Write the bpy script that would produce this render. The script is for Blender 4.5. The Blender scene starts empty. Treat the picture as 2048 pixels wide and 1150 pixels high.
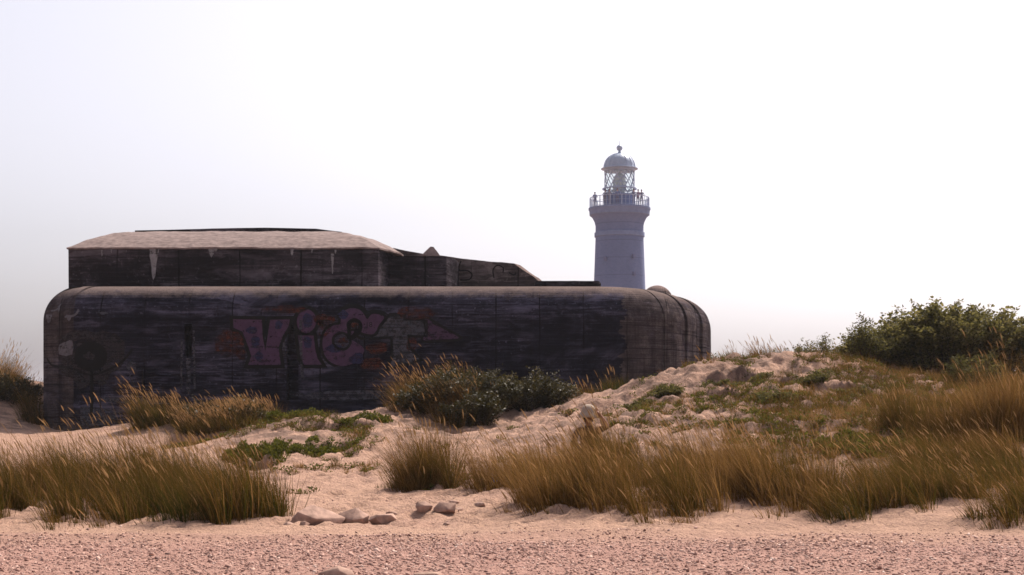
import bpy, bmesh, math, random
import numpy as np
from mathutils import Vector, Matrix
from mathutils.geometry import tessellate_polygon

random.seed(7)
R = np.random.default_rng(11)
scene = bpy.context.scene
COL = scene.collection
EZ, F, YH, CX = 1.75, 2800.0, 790.0, 1024.0       # eye height, focal length in photo pixels, horizon row


def P(px, py, D):
    return Vector(((px - CX) / F * D, D, EZ + (YH - py) / F * D))


def X(px, D):
    return (px - CX) / F * D


# ------------------------------------------------------------------ object helpers
def tag(o, label=None, cat=None, group=None, kind=None):
    if label: o['label'] = label
    if cat: o['category'] = cat
    if group: o['group'] = group
    if kind: o['kind'] = kind
    return o


def link(name, me, mat=None, parent=None, smooth=False):
    o = bpy.data.objects.new(name, me)
    COL.objects.link(o)
    if mat is not None:
        for m in (mat if isinstance(mat, (list, tuple)) else [mat]):
            me.materials.append(m)
    if parent is not None:
        o.parent = parent
        o.matrix_parent_inverse = Matrix.Identity(4)
    if smooth:
        me.polygons.foreach_set('use_smooth', np.ones(len(me.polygons), bool))
    return o


def empty(name, loc, label, cat, group=None):
    o = bpy.data.objects.new(name, None)
    COL.objects.link(o)
    o.location = loc
    o.empty_display_size = 0.3
    return tag(o, label, cat, group)


def np_mesh(name, V, quads=None, tris=None):
    """fast mesh from numpy arrays"""
    me = bpy.data.meshes.new(name)
    nq = 0 if quads is None else len(quads)
    nt = 0 if tris is None else len(tris)
    me.vertices.add(len(V))
    me.vertices.foreach_set('co', np.ascontiguousarray(V, np.float32).ravel())
    me.loops.add(nq * 4 + nt * 3)
    me.polygons.add(nq + nt)
    li, st = [], []
    if nq:
        li.append(np.asarray(quads).ravel()); st.append(np.arange(nq) * 4)
    if nt:
        li.append(np.asarray(tris).ravel()); st.append(nq * 4 + np.arange(nt) * 3)
    me.loops.foreach_set('vertex_index', np.concatenate(li).astype(np.int32))
    me.polygons.foreach_set('loop_start', np.concatenate(st).astype(np.int32))
    me.update(calc_edges=True)
    me.validate()
    return me


def point_attr(me, name, arr):
    a = me.attributes.new(name, 'FLOAT', 'POINT')
    a.data.foreach_set('value', np.ascontiguousarray(arr, np.float32))


def bm_mesh(bm, name, smooth=False):
    me = bpy.data.meshes.new(name)
    bmesh.ops.recalc_face_normals(bm, faces=bm.faces[:])
    bm.to_mesh(me); bm.free()
    if smooth:
        me.polygons.foreach_set('use_smooth', np.ones(len(me.polygons), bool))
    return me


# ------------------------------------------------------------------ numpy noise
def _hash(ix, iy, s):
    n = (ix.astype(np.int64) * 374761393 + iy.astype(np.int64) * 668265263 + s * 974634777) & 0xffffffff
    n = ((n ^ (n >> 13)) * 1274126177) & 0xffffffff
    n = n ^ (n >> 16)
    return (n & 0xffffff) / float(0xffffff)


def vnoise(x, y, s=0):
    x = np.asarray(x, float); y = np.asarray(y, float)
    ix = np.floor(x); iy = np.floor(y)
    fx = x - ix; fy = y - iy
    ux = fx * fx * fx * (fx * (fx * 6 - 15) + 10); uy = fy * fy * fy * (fy * (fy * 6 - 15) + 10)
    a = _hash(ix, iy, s); b = _hash(ix + 1, iy, s); c = _hash(ix, iy + 1, s); d = _hash(ix + 1, iy + 1, s)
    return (a + (b - a) * ux) * (1 - uy) + (c + (d - c) * ux) * uy


def fbm(x, y, s=0, o=4, g=0.5):
    t = 0; a = 1; m = 0
    x = np.asarray(x, float); y = np.asarray(y, float)
    for k in range(o):
        t = t + a * (vnoise(x, y, s + k * 17) - .5); m += a
        a *= g; x, y = x * 1.97 + y * .31 + 3.7, y * 1.97 - x * .31 + 9.1
    return t / m * 2


def sstep(a, b, x):
    t = np.clip((x - a) / (b - a), 0, 1)
    return t * t * (3 - 2 * t)


# ------------------------------------------------------------------ materials
class NT:
    def __init__(s, name):
        s.m = bpy.data.materials.new(name); s.m.use_nodes = True
        s.t = s.m.node_tree; s.t.nodes.clear()
        s.out = s.n('ShaderNodeOutputMaterial')

    def n(s, typ, **kw):
        nd = s.t.nodes.new(typ)
        for k, v in kw.items():
            if k.startswith('i_'):
                nd.inputs[k[2:].replace('_', ' ')].default_value = v
            elif k.startswith('x'):
                nd.inputs[int(k[1:])].default_value = v
            else:
                setattr(nd, k, v)
        return nd

    def l(s, a, b):
        s.t.links.new(a, b)

    def coord(s, scale=(1, 1, 1), kind='Object'):
        tc = s.n('ShaderNodeTexCoord'); mp = s.n('ShaderNodeMapping')
        mp.inputs['Scale'].default_value = scale
        s.l(tc.outputs[kind], mp.inputs['Vector'])
        return mp.outputs[0]

    def noise(s, scale, detail=4, rough=.55, vec=None, dist=0):
        nd = s.n('ShaderNodeTexNoise')
        nd.inputs['Scale'].default_value = scale; nd.inputs['Detail'].default_value = detail
        nd.inputs['Roughness'].default_value = rough; nd.inputs['Distortion'].default_value = dist
        if vec is not None: s.l(vec, nd.inputs['Vector'])
        return nd.outputs['Fac']

    def ramp(s, fac, stops):
        nd = s.n('ShaderNodeValToRGB'); e = nd.color_ramp.elements
        while len(e) < len(stops): e.new(.5)
        for k, (p, c) in enumerate(stops):
            e[k].position = p
            e[k].color = (c, c, c, 1) if isinstance(c, (int, float)) else (*c, 1)
        s.l(fac, nd.inputs[0]); return nd.outputs[0]

    def mix(s, fac, a, b, mode='MIX'):
        nd = s.n('ShaderNodeMix'); nd.data_type = 'RGBA'; nd.blend_type = mode
        for v, k in ((fac, 0), (a, 6), (b, 7)):
            if isinstance(v, (int, float)): nd.inputs[k].default_value = v
            elif isinstance(v, tuple): nd.inputs[k].default_value = (*v, 1)
            else: s.l(v, nd.inputs[k])
        return nd.outputs[2]

    def math(s, op, a, b=0.0, c=None):
        nd = s.n('ShaderNodeMath'); nd.operation = op
        for k, v in enumerate((a, b, c)):
            if v is None: continue
            if isinstance(v, (int, float)): nd.inputs[k].default_value = v
            else: s.l(v, nd.inputs[k])
        return nd.outputs[0]

    def bump(s, h, strength=.5, dist=.02, normal=None):
        nd = s.n('ShaderNodeBump'); nd.inputs['Strength'].default_value = strength
        nd.inputs['Distance'].default_value = dist
        s.l(h, nd.inputs['Height'])
        if normal is not None: s.l(normal, nd.inputs['Normal'])
        return nd.outputs[0]

    def bsdf(s, col, rough=.9, normal=None, spec=.2, metal=0):
        b = s.n('ShaderNodeBsdfPrincipled')
        if isinstance(col, tuple): b.inputs['Base Color'].default_value = (*col, 1)
        else: s.l(col, b.inputs['Base Color'])
        b.inputs['Roughness'].default_value = rough
        b.inputs['Specular IOR Level'].default_value = spec
        b.inputs['Metallic'].default_value = metal
        if normal is not None: s.l(normal, b.inputs['Normal'])
        return b.outputs[0]

    def done(s, sh):
        s.l(sh, s.out.inputs['Surface']); return s.m


def mat_sand():
    k = NT('pink_sand')
    co = k.coord((1, 1, 1))
    big = k.noise(.35, 5, .6, co)
    mid = k.noise(2.3, 6, .65, co)
    fine = k.noise(26, 5, .7, co)
    peb = k.n('ShaderNodeTexVoronoi'); peb.inputs['Scale'].default_value = 15; k.l(co, peb.inputs['Vector'])
    base = k.ramp(big, [(.3, (.40, .25, .182)), (.55, (.46, .292, .212)), (.75, (.35, .212, .163))])
    base = k.mix(k.ramp(mid, [(.3, .55), (.62, 0.0)]), base, (.27, .165, .125))
    sz = k.n('ShaderNodeSeparateXYZ'); k.l(co, sz.inputs[0])
    hum = k.math('MULTIPLY', k.ramp(k.math('ADD', sz.outputs[2], k.math('MULTIPLY', k.noise(.6, 3, .5, co), .6)), [(.8, .2), (1.2, 1.)]),
                 k.ramp(k.noise(1.15, 7, .72, co, .5), [(.43, 0.), (.57, .9)]))
    base = k.mix(hum, base, (.145, .095, .075))
    speck = k.ramp(fine, [(.38, .8), (.49, 0.0)])
    base = k.mix(speck, base, (.20, .12, .10))
    # gravelly, pinker and greyer ground near the camera (position only)
    sep = k.n('ShaderNodeSeparateXYZ'); k.l(co, sep.inputs[0])
    edge = k.math('ADD', sep.outputs[1], k.math('MULTIPLY', k.noise(1.1, 5, .65, co), 1.7))
    g = k.ramp(k.math('MULTIPLY', k.math('SUBTRACT', edge, 16.95), .55), [(0.0, 1.0), (1.0, 0.0)])
    grav = k.ramp(peb.outputs['Color'], [(.0, (.15, .08, .075)), (.35, (.29, .16, .132)), (.7, (.38, .228, .188)), (1., (.46, .29, .245))])
    base = k.mix(g, base, k.mix(.45, grav, (.34, .20, .16)))
    h = k.math('ADD', k.math('MULTIPLY', k.noise(7, 5, .7, co), 1.0), k.math('MULTIPLY', fine, .35))
    nm = k.bump(h, .9, .11)
    nm = k.bump(k.math('MULTIPLY', peb.outputs['Distance'], 1.0), .35, .02, nm)
    return k.done(k.bsdf(base, .95, nm, .1))


def mat_pebble():
    k = NT('beach_pebble')
    at = k.n('ShaderNodeAttribute', attribute_name='tint')
    c = k.ramp(at.outputs['Fac'], [(0., (.085, .046, .040)), (.25, (.24, .132, .108)), (.6, (.385, .225, .18)), (.85, (.50, .33, .27)), (1., (.66, .53, .47))])
    return k.done(k.bsdf(c, .75, None, .25))


def mat_concrete(name, dark, light, stain, top, seam=1.57, strength=1.0, seam_on=True, topfac=1.0, panels=False):
    """board-marked concrete: horizontal board lines, vertical joints, drips, upward faces painted sunlit"""
    k = NT(name)
    co = k.coord((1, 1, 1))
    sep = k.n('ShaderNodeSeparateXYZ'); k.l(co, sep.inputs[0])
    boards = k.math('ADD', k.math('MULTIPLY', k.noise(1.0, 6, .72, k.coord((.45, .45, 8.0)), .3), .6), k.math('MULTIPLY', k.noise(1.0, 5, .7, k.coord((1.3, 1.3, 17.0)), .2), .4))
    lines = k.noise(1.0, 3, .6, k.coord((.09, .09, 16.0)))
    drips = k.noise(1.0, 5, .65, k.coord((2.6, 2.6, .22)), .3)
    big = k.noise(.55, 6, .6, co, .4)
    grain = k.noise(24, 5, .75, co)
    c = k.mix(k.ramp(big, [(.34, 0.), (.64, 1.)]), dark, light)
    c = k.mix(k.ramp(boards, [(.50, 0.), (.60, .95)]), c, tuple(min(1, v * 2.6) for v in light))
    c = k.mix(k.ramp(drips, [(.5, 0.), (.72, .7)]), c, stain)
    c = k.mix(k.ramp(lines, [(.32, .85), (.42, 0.)]), c, tuple(v * .3 for v in dark))
    c = k.mix(k.ramp(grain, [(.35, .45), (.6, 0.)]), c, tuple(v * .45 for v in dark))
    c = k.mix(k.ramp(k.noise(9, 4, .6, co), [(.60, 0.), (.70, .7)]), c, tuple(min(1, v * 3.0) for v in light))
    c = k.mix(k.ramp(k.noise(.9, 6, .68, k.coord((.6, .6, 2.2)), .6), [(.52, 0.), (.63, .65)]), c, tuple(min(1, v * 2.5) for v in light))
    blot = k.noise(.28, 5, .62, k.coord((1, 1, 1.9)), .8)
    c = k.mix(k.ramp(blot, [(.42, .8), (.56, 0.)]), c, tuple(v * .55 for v in dark))
    if panels:      # the end bays were cast of a paler, browner concrete than the long tarred wall
        ex = k.math('ADD', sep.outputs[0], k.math('MULTIPLY', k.math('SUBTRACT', k.noise(1.1, 5, .65, k.coord((1, 1, 2.5))), .5), 1.6))
        pale = k.mix(k.ramp(boards, [(.35, 0.), (.7, 1.)]), (.034, .027, .028), (.12, .095, .09))
        pale = k.mix(k.ramp(k.noise(.8, 6, .7, k.coord((1., 1., 1.6)), .8), [(.50, 0.), (.60, .8)]), pale, (.15, .12, .112))
        pale = k.mix(k.ramp(lines, [(.36, .9), (.44, 0.)]), pale, (.008, .006, .007))
        pale = k.mix(k.ramp(drips, [(.46, 0.), (.66, .75)]), pale, (.018, .014, .015))
        pale = k.mix(k.ramp(grain, [(.38, .5), (.6, 0.)]), pale, (.02, .015, .015))
        e1 = k.math('GREATER_THAN', ex, X(1247, 50.) - BOX_X)
        e2 = k.math('LESS_THAN', sep.outputs[0], X(147, 50.) - BOX_X)
        c = k.mix(k.math('MULTIPLY', e1, .68), c, pale)
        c = k.mix(k.math('MULTIPLY', e2, .6), c, pale)
        lowp = k.ramp(k.math('ADD', sep.outputs[2], k.math('MULTIPLY', k.noise(.7, 4, .6, co), 1.2)), [(.70, .55), (.95, 0.)])
        c = k.mix(lowp, c, pale)
    h = k.math('ADD', k.math('MULTIPLY', boards, 1.0), k.math('MULTIPLY', grain, .35))
    h = k.math('ADD', h, k.math('MULTIPLY', lines, .6))
    if seam_on:
        wob = k.math('MULTIPLY', k.math('SUBTRACT', k.noise(.8, 4, .6, co), .5), .12)
        fr = k.math('FRACT', k.math('DIVIDE', k.math('ADD', sep.outputs[0], wob), seam))
        ln = k.math('LESS_THAN', k.math('ABSOLUTE', k.math('SUBTRACT', fr, .5)), .013)
        ln = k.math('MULTIPLY', ln, k.ramp(k.noise(.9, 3, .5, k.coord((1.2, 1.2, .5))), [(.38, .1), (.55, .95)]))
        c = k.mix(ln, c, tuple(v * .2 for v in dark))
        h = k.math('SUBTRACT', h, k.math('MULTIPLY', ln, .7))
    # sunlit top edge painted in: upward faces blended to a paler colour
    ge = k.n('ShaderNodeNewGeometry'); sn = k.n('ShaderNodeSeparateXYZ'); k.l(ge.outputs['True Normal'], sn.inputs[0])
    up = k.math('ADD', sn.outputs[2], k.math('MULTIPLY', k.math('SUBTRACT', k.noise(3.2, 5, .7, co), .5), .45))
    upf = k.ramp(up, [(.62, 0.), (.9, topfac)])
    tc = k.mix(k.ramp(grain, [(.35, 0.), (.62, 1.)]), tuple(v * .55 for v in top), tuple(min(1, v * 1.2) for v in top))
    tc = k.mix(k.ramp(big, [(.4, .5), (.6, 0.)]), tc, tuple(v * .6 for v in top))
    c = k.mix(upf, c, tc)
    nm = k.bump(h, .75 * strength, .04)
    return k.done(k.bsdf(c, .95, nm, .0))


def mat_grass(name, stops, trans=.5, rough=.75, spec=.04):
    k = NT(name)
    at = k.n('ShaderNodeAttribute', attribute_name='tint')
    c = k.ramp(at.outputs['Fac'], stops)
    b = k.n('ShaderNodeBsdfPrincipled'); k.l(c, b.inputs['Base Color'])
    b.inputs['Roughness'].default_value = rough; b.inputs['Specular IOR Level'].default_value = spec
    t = k.n('ShaderNodeBsdfTranslucent')
    k.l(c, t.inputs['Color'])
    mx = k.n('ShaderNodeMixShader'); mx.inputs[0].default_value = trans
    k.l(b.outputs[0], mx.inputs[1]); k.l(t.outputs[0], mx.inputs[2])
    return k.done(mx.outputs[0])


def mat_plain(name, col, rough=.7, var=.25, scale=6, spec=.3, metal=0, bump=.2):
    k = NT(name); co = k.coord()
    nz = k.noise(scale, 5, .6, co)
    c = k.mix(k.ramp(nz, [(.3, 0.), (.7, 1.)]), tuple(v * (1 - var) for v in col), tuple(min(1, v * (1 + var)) for v in col))
    return k.done(k.bsdf(c, rough, k.bump(nz, bump, .02) if bump else None, spec, metal))


def mat_paint(name, col, wear=.5, rough=.7):
    """sprayed paint worn thin along the board marks"""
    k = NT(name); co = k.coord()
    nz = k.noise(5, 6, .7, co); bo = k.noise(1.0, 5, .7, k.coord((.3, .3, 9.)))
    c = k.mix(k.ramp(nz, [(.3, 0.), (.7, 1.)]), tuple(v * .65 for v in col), tuple(v * 1.3 for v in col))
    b = k.bsdf(c, rough, None, .15)
    tr = k.n('ShaderNodeBsdfTransparent'); mx = k.n('ShaderNodeMixShader')
    f = k.ramp(k.math('ADD', k.math('MULTIPLY', nz, .5), k.math('MULTIPLY', bo, .5)), [(wear - .12, 0.), (wear + .02, 1.)])
    k.l(f, mx.inputs[0]); k.l(tr.outputs[0], mx.inputs[1]); k.l(b, mx.inputs[2])
    return k.done(mx.outputs[0])


def mat_glass():
    k = NT('lantern_glass')
    tr = k.n('ShaderNodeBsdfTransparent'); tr.inputs[0].default_value = (.93, .97, .97, 1)
    gl = k.n('ShaderNodeBsdfGlossy'); gl.inputs['Roughness'].default_value = .05
    mx = k.n('ShaderNodeMixShader'); mx.inputs[0].default_value = .12
    k.l(tr.outputs[0], mx.inputs[1]); k.l(gl.outputs[0], mx.inputs[2])
    return k.done(mx.outputs[0])


def mat_brick(name, c1, c2, mortar):
    k = NT(name)
    tc = k.n('ShaderNodeTexCoord'); sp = k.n('ShaderNodeSeparateXYZ'); k.l(tc.outputs['Object'], sp.inputs[0])
    ang = k.math('MULTIPLY', k.math('ARCTAN2', sp.outputs[0], sp.outputs[1]), 3.0)
    cb = k.n('ShaderNodeCombineXYZ'); k.l(ang, cb.inputs[0]); k.l(sp.outputs[2], cb.inputs[1])
    br = k.n('ShaderNodeTexBrick'); k.l(cb.outputs[0], br.inputs['Vector'])
    br.inputs['Color1'].default_value = (*c1, 1); br.inputs['Color2'].default_value = (*c2, 1)
    br.inputs['Mortar'].default_value = (*mortar, 1); br.inputs['Scale'].default_value = 1.6
    br.inputs['Mortar Size'].default_value = .012
    co = k.coord()
    st = k.ramp(k.noise(.35, 6, .65, k.coord((1, 1, .45))), [(.35, .35), (.65, 0.)])
    c = k.mix(st, br.outputs['Color'], tuple(v * .6 for v in c1))
    ln = k.math('LESS_THAN', k.math('ABSOLUTE', k.math('SUBTRACT', k.math('FRACT', k.math('DIVIDE', sp.outputs[2], 1.95)), .5)), .018)
    c = k.mix(k.math('MULTIPLY', ln, .5), c, tuple(v * .55 for v in c1))
    return k.done(k.bsdf(c, .85, None, .15))


BOX_X = -4.5
M = {}
M['sand'] = mat_sand()
M['pebble'] = mat_pebble()
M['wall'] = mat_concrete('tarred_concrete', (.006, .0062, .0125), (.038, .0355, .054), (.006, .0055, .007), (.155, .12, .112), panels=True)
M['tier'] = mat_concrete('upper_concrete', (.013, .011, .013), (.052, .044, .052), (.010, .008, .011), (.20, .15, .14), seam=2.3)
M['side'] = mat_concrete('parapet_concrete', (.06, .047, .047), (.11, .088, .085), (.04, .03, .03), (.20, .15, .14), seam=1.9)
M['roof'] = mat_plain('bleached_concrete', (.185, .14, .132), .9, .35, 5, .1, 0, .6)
M['black'] = mat_paint('black_paint', (.0015, .0015, .002), .30)
M['black_edge'] = mat_paint('black_edge_paint', (.0015, .0015, .002), .22)
M['lilac'] = mat_paint('lilac_paint', (.052, .024, .056), .44)
M['faded'] = mat_paint('faded_lilac_paint', (.038, .018, .042), .49)
M['blue_paint'] = mat_paint('blue_paint', (.014, .013, .045), .50)
M['orange'] = mat_paint('orange_paint', (.045, .008, .003), .54)
M['grey_paint'] = mat_paint('grey_paint', (.040, .040, .052), .51)
M['lime'] = mat_paint('lime_streak', (.20, .19, .20), .45)
M['worn'] = mat_paint('worn_render', (.017, .014, .017), .50)
M['lime_old'] = mat_paint('old_lime', (.085, .08, .095), .46)
M['recess'] = mat_plain('recess_concrete', (.004, .004, .005), .95, .3, 3, .05)
M['stone'] = mat_plain('pink_stone', (.32, .21, .168), .9, .32, 9, .1, 0, .6)
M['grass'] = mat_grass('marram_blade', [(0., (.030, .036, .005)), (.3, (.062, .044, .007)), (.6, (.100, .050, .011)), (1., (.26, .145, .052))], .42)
M['head'] = mat_grass('marram_seed', [(0., (.20, .108, .040)), (1., (.43, .265, .125))], .45)
M['leaf'] = mat_grass('shrub_leaf', [(0., (.040, .038, .010)), (.5, (.115, .102, .030)), (1., (.24, .20, .075))], .52, .6, .05)
M['creeper'] = mat_grass('creeper_leaf', [(0., (.036, .042, .005)), (.5, (.072, .074, .010)), (1., (.15, .135, .026))], .45, .6, .05)
M['silver'] = mat_grass('silver_leaf', [(0., (.017, .015, .002)), (.6, (.045, .036, .008)), (1., (.24, .19, .10))], .4, .45, .15)
M['twig'] = mat_plain('twig_bark', (.04, .027, .018), .9, .3, 12, .1)
M['brick'] = mat_brick('tower_brick', (.118, .155, .285), (.135, .172, .31), (.16, .195, .33))  # lighthouse colours from here: distance haze painted in as pale blue
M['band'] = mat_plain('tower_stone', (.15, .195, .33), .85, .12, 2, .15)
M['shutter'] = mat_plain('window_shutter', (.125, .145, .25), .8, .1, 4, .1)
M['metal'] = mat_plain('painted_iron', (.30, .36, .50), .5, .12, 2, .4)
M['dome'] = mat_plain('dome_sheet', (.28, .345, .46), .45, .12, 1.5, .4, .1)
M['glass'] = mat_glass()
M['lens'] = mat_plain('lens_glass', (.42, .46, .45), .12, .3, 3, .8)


# ------------------------------------------------------------------ terrain
def base_z(y):
    return .5 * sstep(17, 52, y)


CP = []


def cp(px, py, D):
    v = P(px, py, D); CP.append((v.x, v.y, v.z))


# crest of the big dune on the right
for a in [(1210, 792, 40), (1250, 777, 39.5), (1330, 750, 38), (1430, 730, 37), (1500, 736, 37), (1560, 752, 37), (1640, 718, 38), (1700, 718, 38.5), (1760, 740, 38.5), (1900, 764, 38), (2048, 768, 37.5)]: cp(*a)
# its face
for a in [(1090, 852, 33), (1160, 830, 35), (1250, 850, 30), (1400, 860, 28), (1550, 852, 27.5), (1700, 832, 29), (1850, 835, 28.5), (1250, 812, 35), (1400, 798, 33), (1550, 800, 32), (1700, 778, 34), (1850, 800, 33), (2000, 810, 32)]: cp(*a)
# lower right slope to the beach
for a in [(1640, 905, 25.5), (1830, 900, 25), (1700, 950, 23.5), (2048, 925, 23), (1900, 1030, 19), (2048, 1020, 19), (1600, 1042, 19), (1300, 1034, 19), (1300, 965, 22), (1500, 945, 23), (1100, 1014, 20), (1100, 935, 24.5), (1180, 903, 25)]: cp(*a)
# behind the dune, the grassed top
for a in [(1430, 735, 44), (1560, 732, 44), (1680, 732, 45), (1850, 745, 42), (2048, 750, 42), (1300, 775, 43)]: cp(*a)
# path, mounds and hollows in the middle
for a in [(1000, 976, 24), (880, 968, 26), (700, 935, 30), (600, 930, 30), (700, 1000, 23), (620, 905, 32.0), (500, 925, 30.5), (640, 843, 36), (560, 843, 36), (740, 842, 36), (820, 870, 33.5), (640, 842, 38.5), (600, 843, 43),
          (400, 828, 41.5), (330, 838, 41.0), (500, 836, 41), (400, 892, 37), (250, 872, 42), (120, 868, 46), (90, 860, 50), (300, 840, 47), (900, 800, 40.5), (980, 806, 40), (1060, 812, 40), (900, 862, 36.5), (1000, 862, 35), (830, 815, 41), (1130, 818, 42), (1160, 806, 45), (700, 832, 47), (900, 800, 47), (1100, 800, 48)]: cp(*a)
# dune beyond the left end
for a in [(0, 762, 56), (-60, 750, 57), (50, 815, 54), (0, 838, 50), (60, 842, 51.5)]: cp(*a)
for x in (-9, -6, -3, 0, 3, 6, 9):
    for y in (13.5, 17.6):
        CP.append((x, y, 0.0))
for x, y, z in [(-4, 20, .05), (-6, 21, .05), (-8, 24, .08), (-7, 26, .12), (-10, 30, .2), (-12, 36, .3), (-14, 42, .4), (-2, 21, .04), (0.2, 20, .04), (-9, 20, .03),
                (-25, 50, .8), (-25, 35, .4), (-20, 22, .1), (-24, 60, 2.3), (16, 38, 2.0), (20, 38, 1.8), (13, 28, 1.2), (12, 21, .4), (14, 18, .05), (20, 24, .7), (24, 46, 1.6), (14, 50, 1.9), (9, 56, 1.5), (10, 64, 1.2), (-10, 66, .6), (-20, 70, 1.), (0, 58, .6), (20, 64, 1.)]:
    CP.append((x, y, z))
CP = np.array(CP)


def _tps(r2):
    return .5 * r2 * np.log(np.maximum(r2, 1e-9))


_n = len(CP)
_d2 = (CP[:, None, 0] - CP[None, :, 0]) ** 2 + (CP[:, None, 1] - CP[None, :, 1]) ** 2
_A = np.zeros((_n + 3, _n + 3)); _A[:_n, :_n] = _tps(_d2) + np.eye(_n) * .06
_A[:_n, _n] = 1; _A[:_n, _n + 1] = CP[:, 0]; _A[:_n, _n + 2] = CP[:, 1]
_A[_n:, :_n] = _A[:_n, _n:].T
_W = np.linalg.solve(_A, np.concatenate([CP[:, 2] - base_z(CP[:, 1]), np.zeros(3)]))


def smooth_h(x, y):
    x = np.asarray(x, float); y = np.asarray(y, float)
    out = np.zeros(x.shape) + _W[_n] + _W[_n + 1] * x + _W[_n + 2] * y
    for k in range(_n):
        out += _W[k] * _tps((x - CP[k, 0]) ** 2 + (y - CP[k, 1]) ** 2)
    win = sstep(40, 26, np.abs(x)) * sstep(15, 18.2, y) * sstep(86, 66, y)
    return base_z(y) + np.clip(out, -.6, 3.2) * win


def ledge(x, y, pts, drop, wid):
    """a small eroded bank: the ground drops steeply on the camera side of a line"""
    px_ = np.array([p[0] for p in pts]); py_ = np.array([p[1] for p in pts])
    ly = np.interp(x, px_, py_) + .3 * fbm(x * 2.3, x * 0 + 3.3, 5, 5, .65)
    inside = sstep(px_[0] - .1, px_[0] + .5, x) * sstep(px_[-1] + .1, px_[-1] - .5, x)
    d = y - ly
    prof = -sstep(.07, -.07, d) * sstep(-1.5, -.1, d) + .12 * sstep(-.05, .1, d) * sstep(.6, .1, d)
    return drop * 1.15 * prof * inside * (.35 + 1.1 * vnoise(x * 3.4, y * .9, 6))


LEDGES = []
for pts, dr in [([(1380, 35.9), (1420, 36.3), (1470, 36.3), (1520, 35.9)], .55), ([(1630, 34.4), (1690, 34.2), (1770, 33.4)], .5), ([(1395, 33.6), (1440, 34.0), (1490, 33.7)], .35), ([(1590, 33.6), (1640, 33.9)], .3),
                ([(1310, 33.8), (1370, 33.2)], .22), ([(1480, 31.2), (1590, 30.6)], .22), ([(1240, 33.5), (1300, 33.2)], .2), ([(1540, 35.2), (1600, 35.4)], .3), ([(1700, 36.5), (1770, 36.)], .3),
                ([(470, 30.6), (520, 30.3), (580, 30.9)], .5), ([(600, 32.4), (720, 32.9)], .22), ([(860, 36.2), (980, 35.8)], .5), ([(340, 38.6), (420, 38.2), (520, 38.4)], .5),
                ([(600, 35.5), (760, 35.3)], .2)]:
    LEDGES.append(([(X(a, b), b) for a, b in pts], dr))


def height(x, y):
    h = smooth_h(x, y)
    r = sstep(16.4, 19.2, y) * sstep(90, 55, y)
    dune = sstep(.45, 1.3, h) * r
    h = h + r * (.05 * fbm(x * .9, y * .9, 1, 3) + .045 * fbm(x * 2.6, y * 2.6, 2, 4, .6) + .024 * fbm(x * 6.5, y * 6.5, 3, 3, .6))
    rid = 1 - np.abs(fbm(x * .95 + .35 * y, y * .8, 9, 4, .6)) * 2
    h = h + dune * (.09 * (rid - .55) + .22 * fbm(x * 2.1, y * 1.7, 21, 4, .65))
    for pts, dr in LEDGES:
        h = h + ledge(x, y, pts, dr, 1.4) * r
    # shallow sand lip where the beach gravel ends
    lip = 17.2 + .12 * np.sin(x * .37 + 1) + .12 * np.sin(x * .9) + .25 * fbm(x * .6, x * 0, 31, 3)
    h = h + .05 * np.exp(-((y - lip) / .22) ** 2) * sstep(-30, -20, -np.abs(x))
    h = h + .012 * fbm(x * 6, y * 6, 8, 3) * sstep(17.8, 16.5, y)
    h = h + sstep(90, 400, y) * .6 * fbm(x * .02, y * .02, 40, 3)
    return h


def axis(lo, hi, step, far, grow):
    a = list(np.arange(lo, hi + 1e-6, step)); s = step
    while a[-1] < far: s *= grow; a.append(a[-1] + s)
    s = step; b = [lo]
    while b[-1] > -far: s *= grow; b.append(b[-1] - s)
    return np.array(b[:0:-1] + a)


GXs = axis(-15, 15, .075, 2200, 1.16)
GYs = axis(12.5, 48, .085, 2200, 1.16)
_gx, _gy = np.meshgrid(GXs, GYs)
GZ = height(_gx.ravel(), _gy.ravel()).reshape(_gx.shape)


def footprints():
    n = 900
    x = R.uniform(-8, 3, n); y = R.uniform(18.6, 33, n)
    x2 = R.uniform(-7, 11, 500); y2 = R.uniform(27, 38, 500)
    for a, b, k in zip(np.concatenate([x, x2]), np.concatenate([y, y2]), R.uniform(.6, 1.3, n + 500)):
        i0, i1 = np.searchsorted(GXs, (a - .5, a + .5)); j0, j1 = np.searchsorted(GYs, (b - .5, b + .5))
        q = _gx[j0:j1, i0:i1] - a; w_ = _gy[j0:j1, i0:i1] - b
        r = np.sqrt((q / .13) ** 2 + (w_ / .17) ** 2) / k
        GZ[j0:j1, i0:i1] += -.05 * k * np.exp(-r ** 2) + .02 * k * np.exp(-((r - 1.7) / .5) ** 2)


footprints()


def H(x, y):
    x = np.asarray(x, float); y = np.asarray(y, float)
    i = np.clip(np.searchsorted(GXs, x) - 1, 0, len(GXs) - 2); j = np.clip(np.searchsorted(GYs, y) - 1, 0, len(GYs) - 2)
    fx = (x - GXs[i]) / (GXs[i + 1] - GXs[i]); fy = (y - GYs[j]) / (GYs[j + 1] - GYs[j])
    return (GZ[j, i] * (1 - fx) + GZ[j, i + 1] * fx) * (1 - fy) + (GZ[j + 1, i] * (1 - fx) + GZ[j + 1, i + 1] * fx) * fy


def build_ground():
    nx, ny = len(GXs), len(GYs)
    V = np.stack([_gx.ravel(), _gy.ravel(), GZ.ravel()], 1)
    i = np.arange(nx - 1)[None, :] + np.arange(ny - 1)[:, None] * nx
    i = i.ravel()
    q = np.stack([i, i + 1, i + nx + 1, i + nx], 1)
    o = link('ground', np_mesh('ground', V, q), M['sand'], None, True)
    tag(o, 'pale pink sand dunes running down to the gravelly beach', 'sand ground', None, 'structure')


build_ground()


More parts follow.
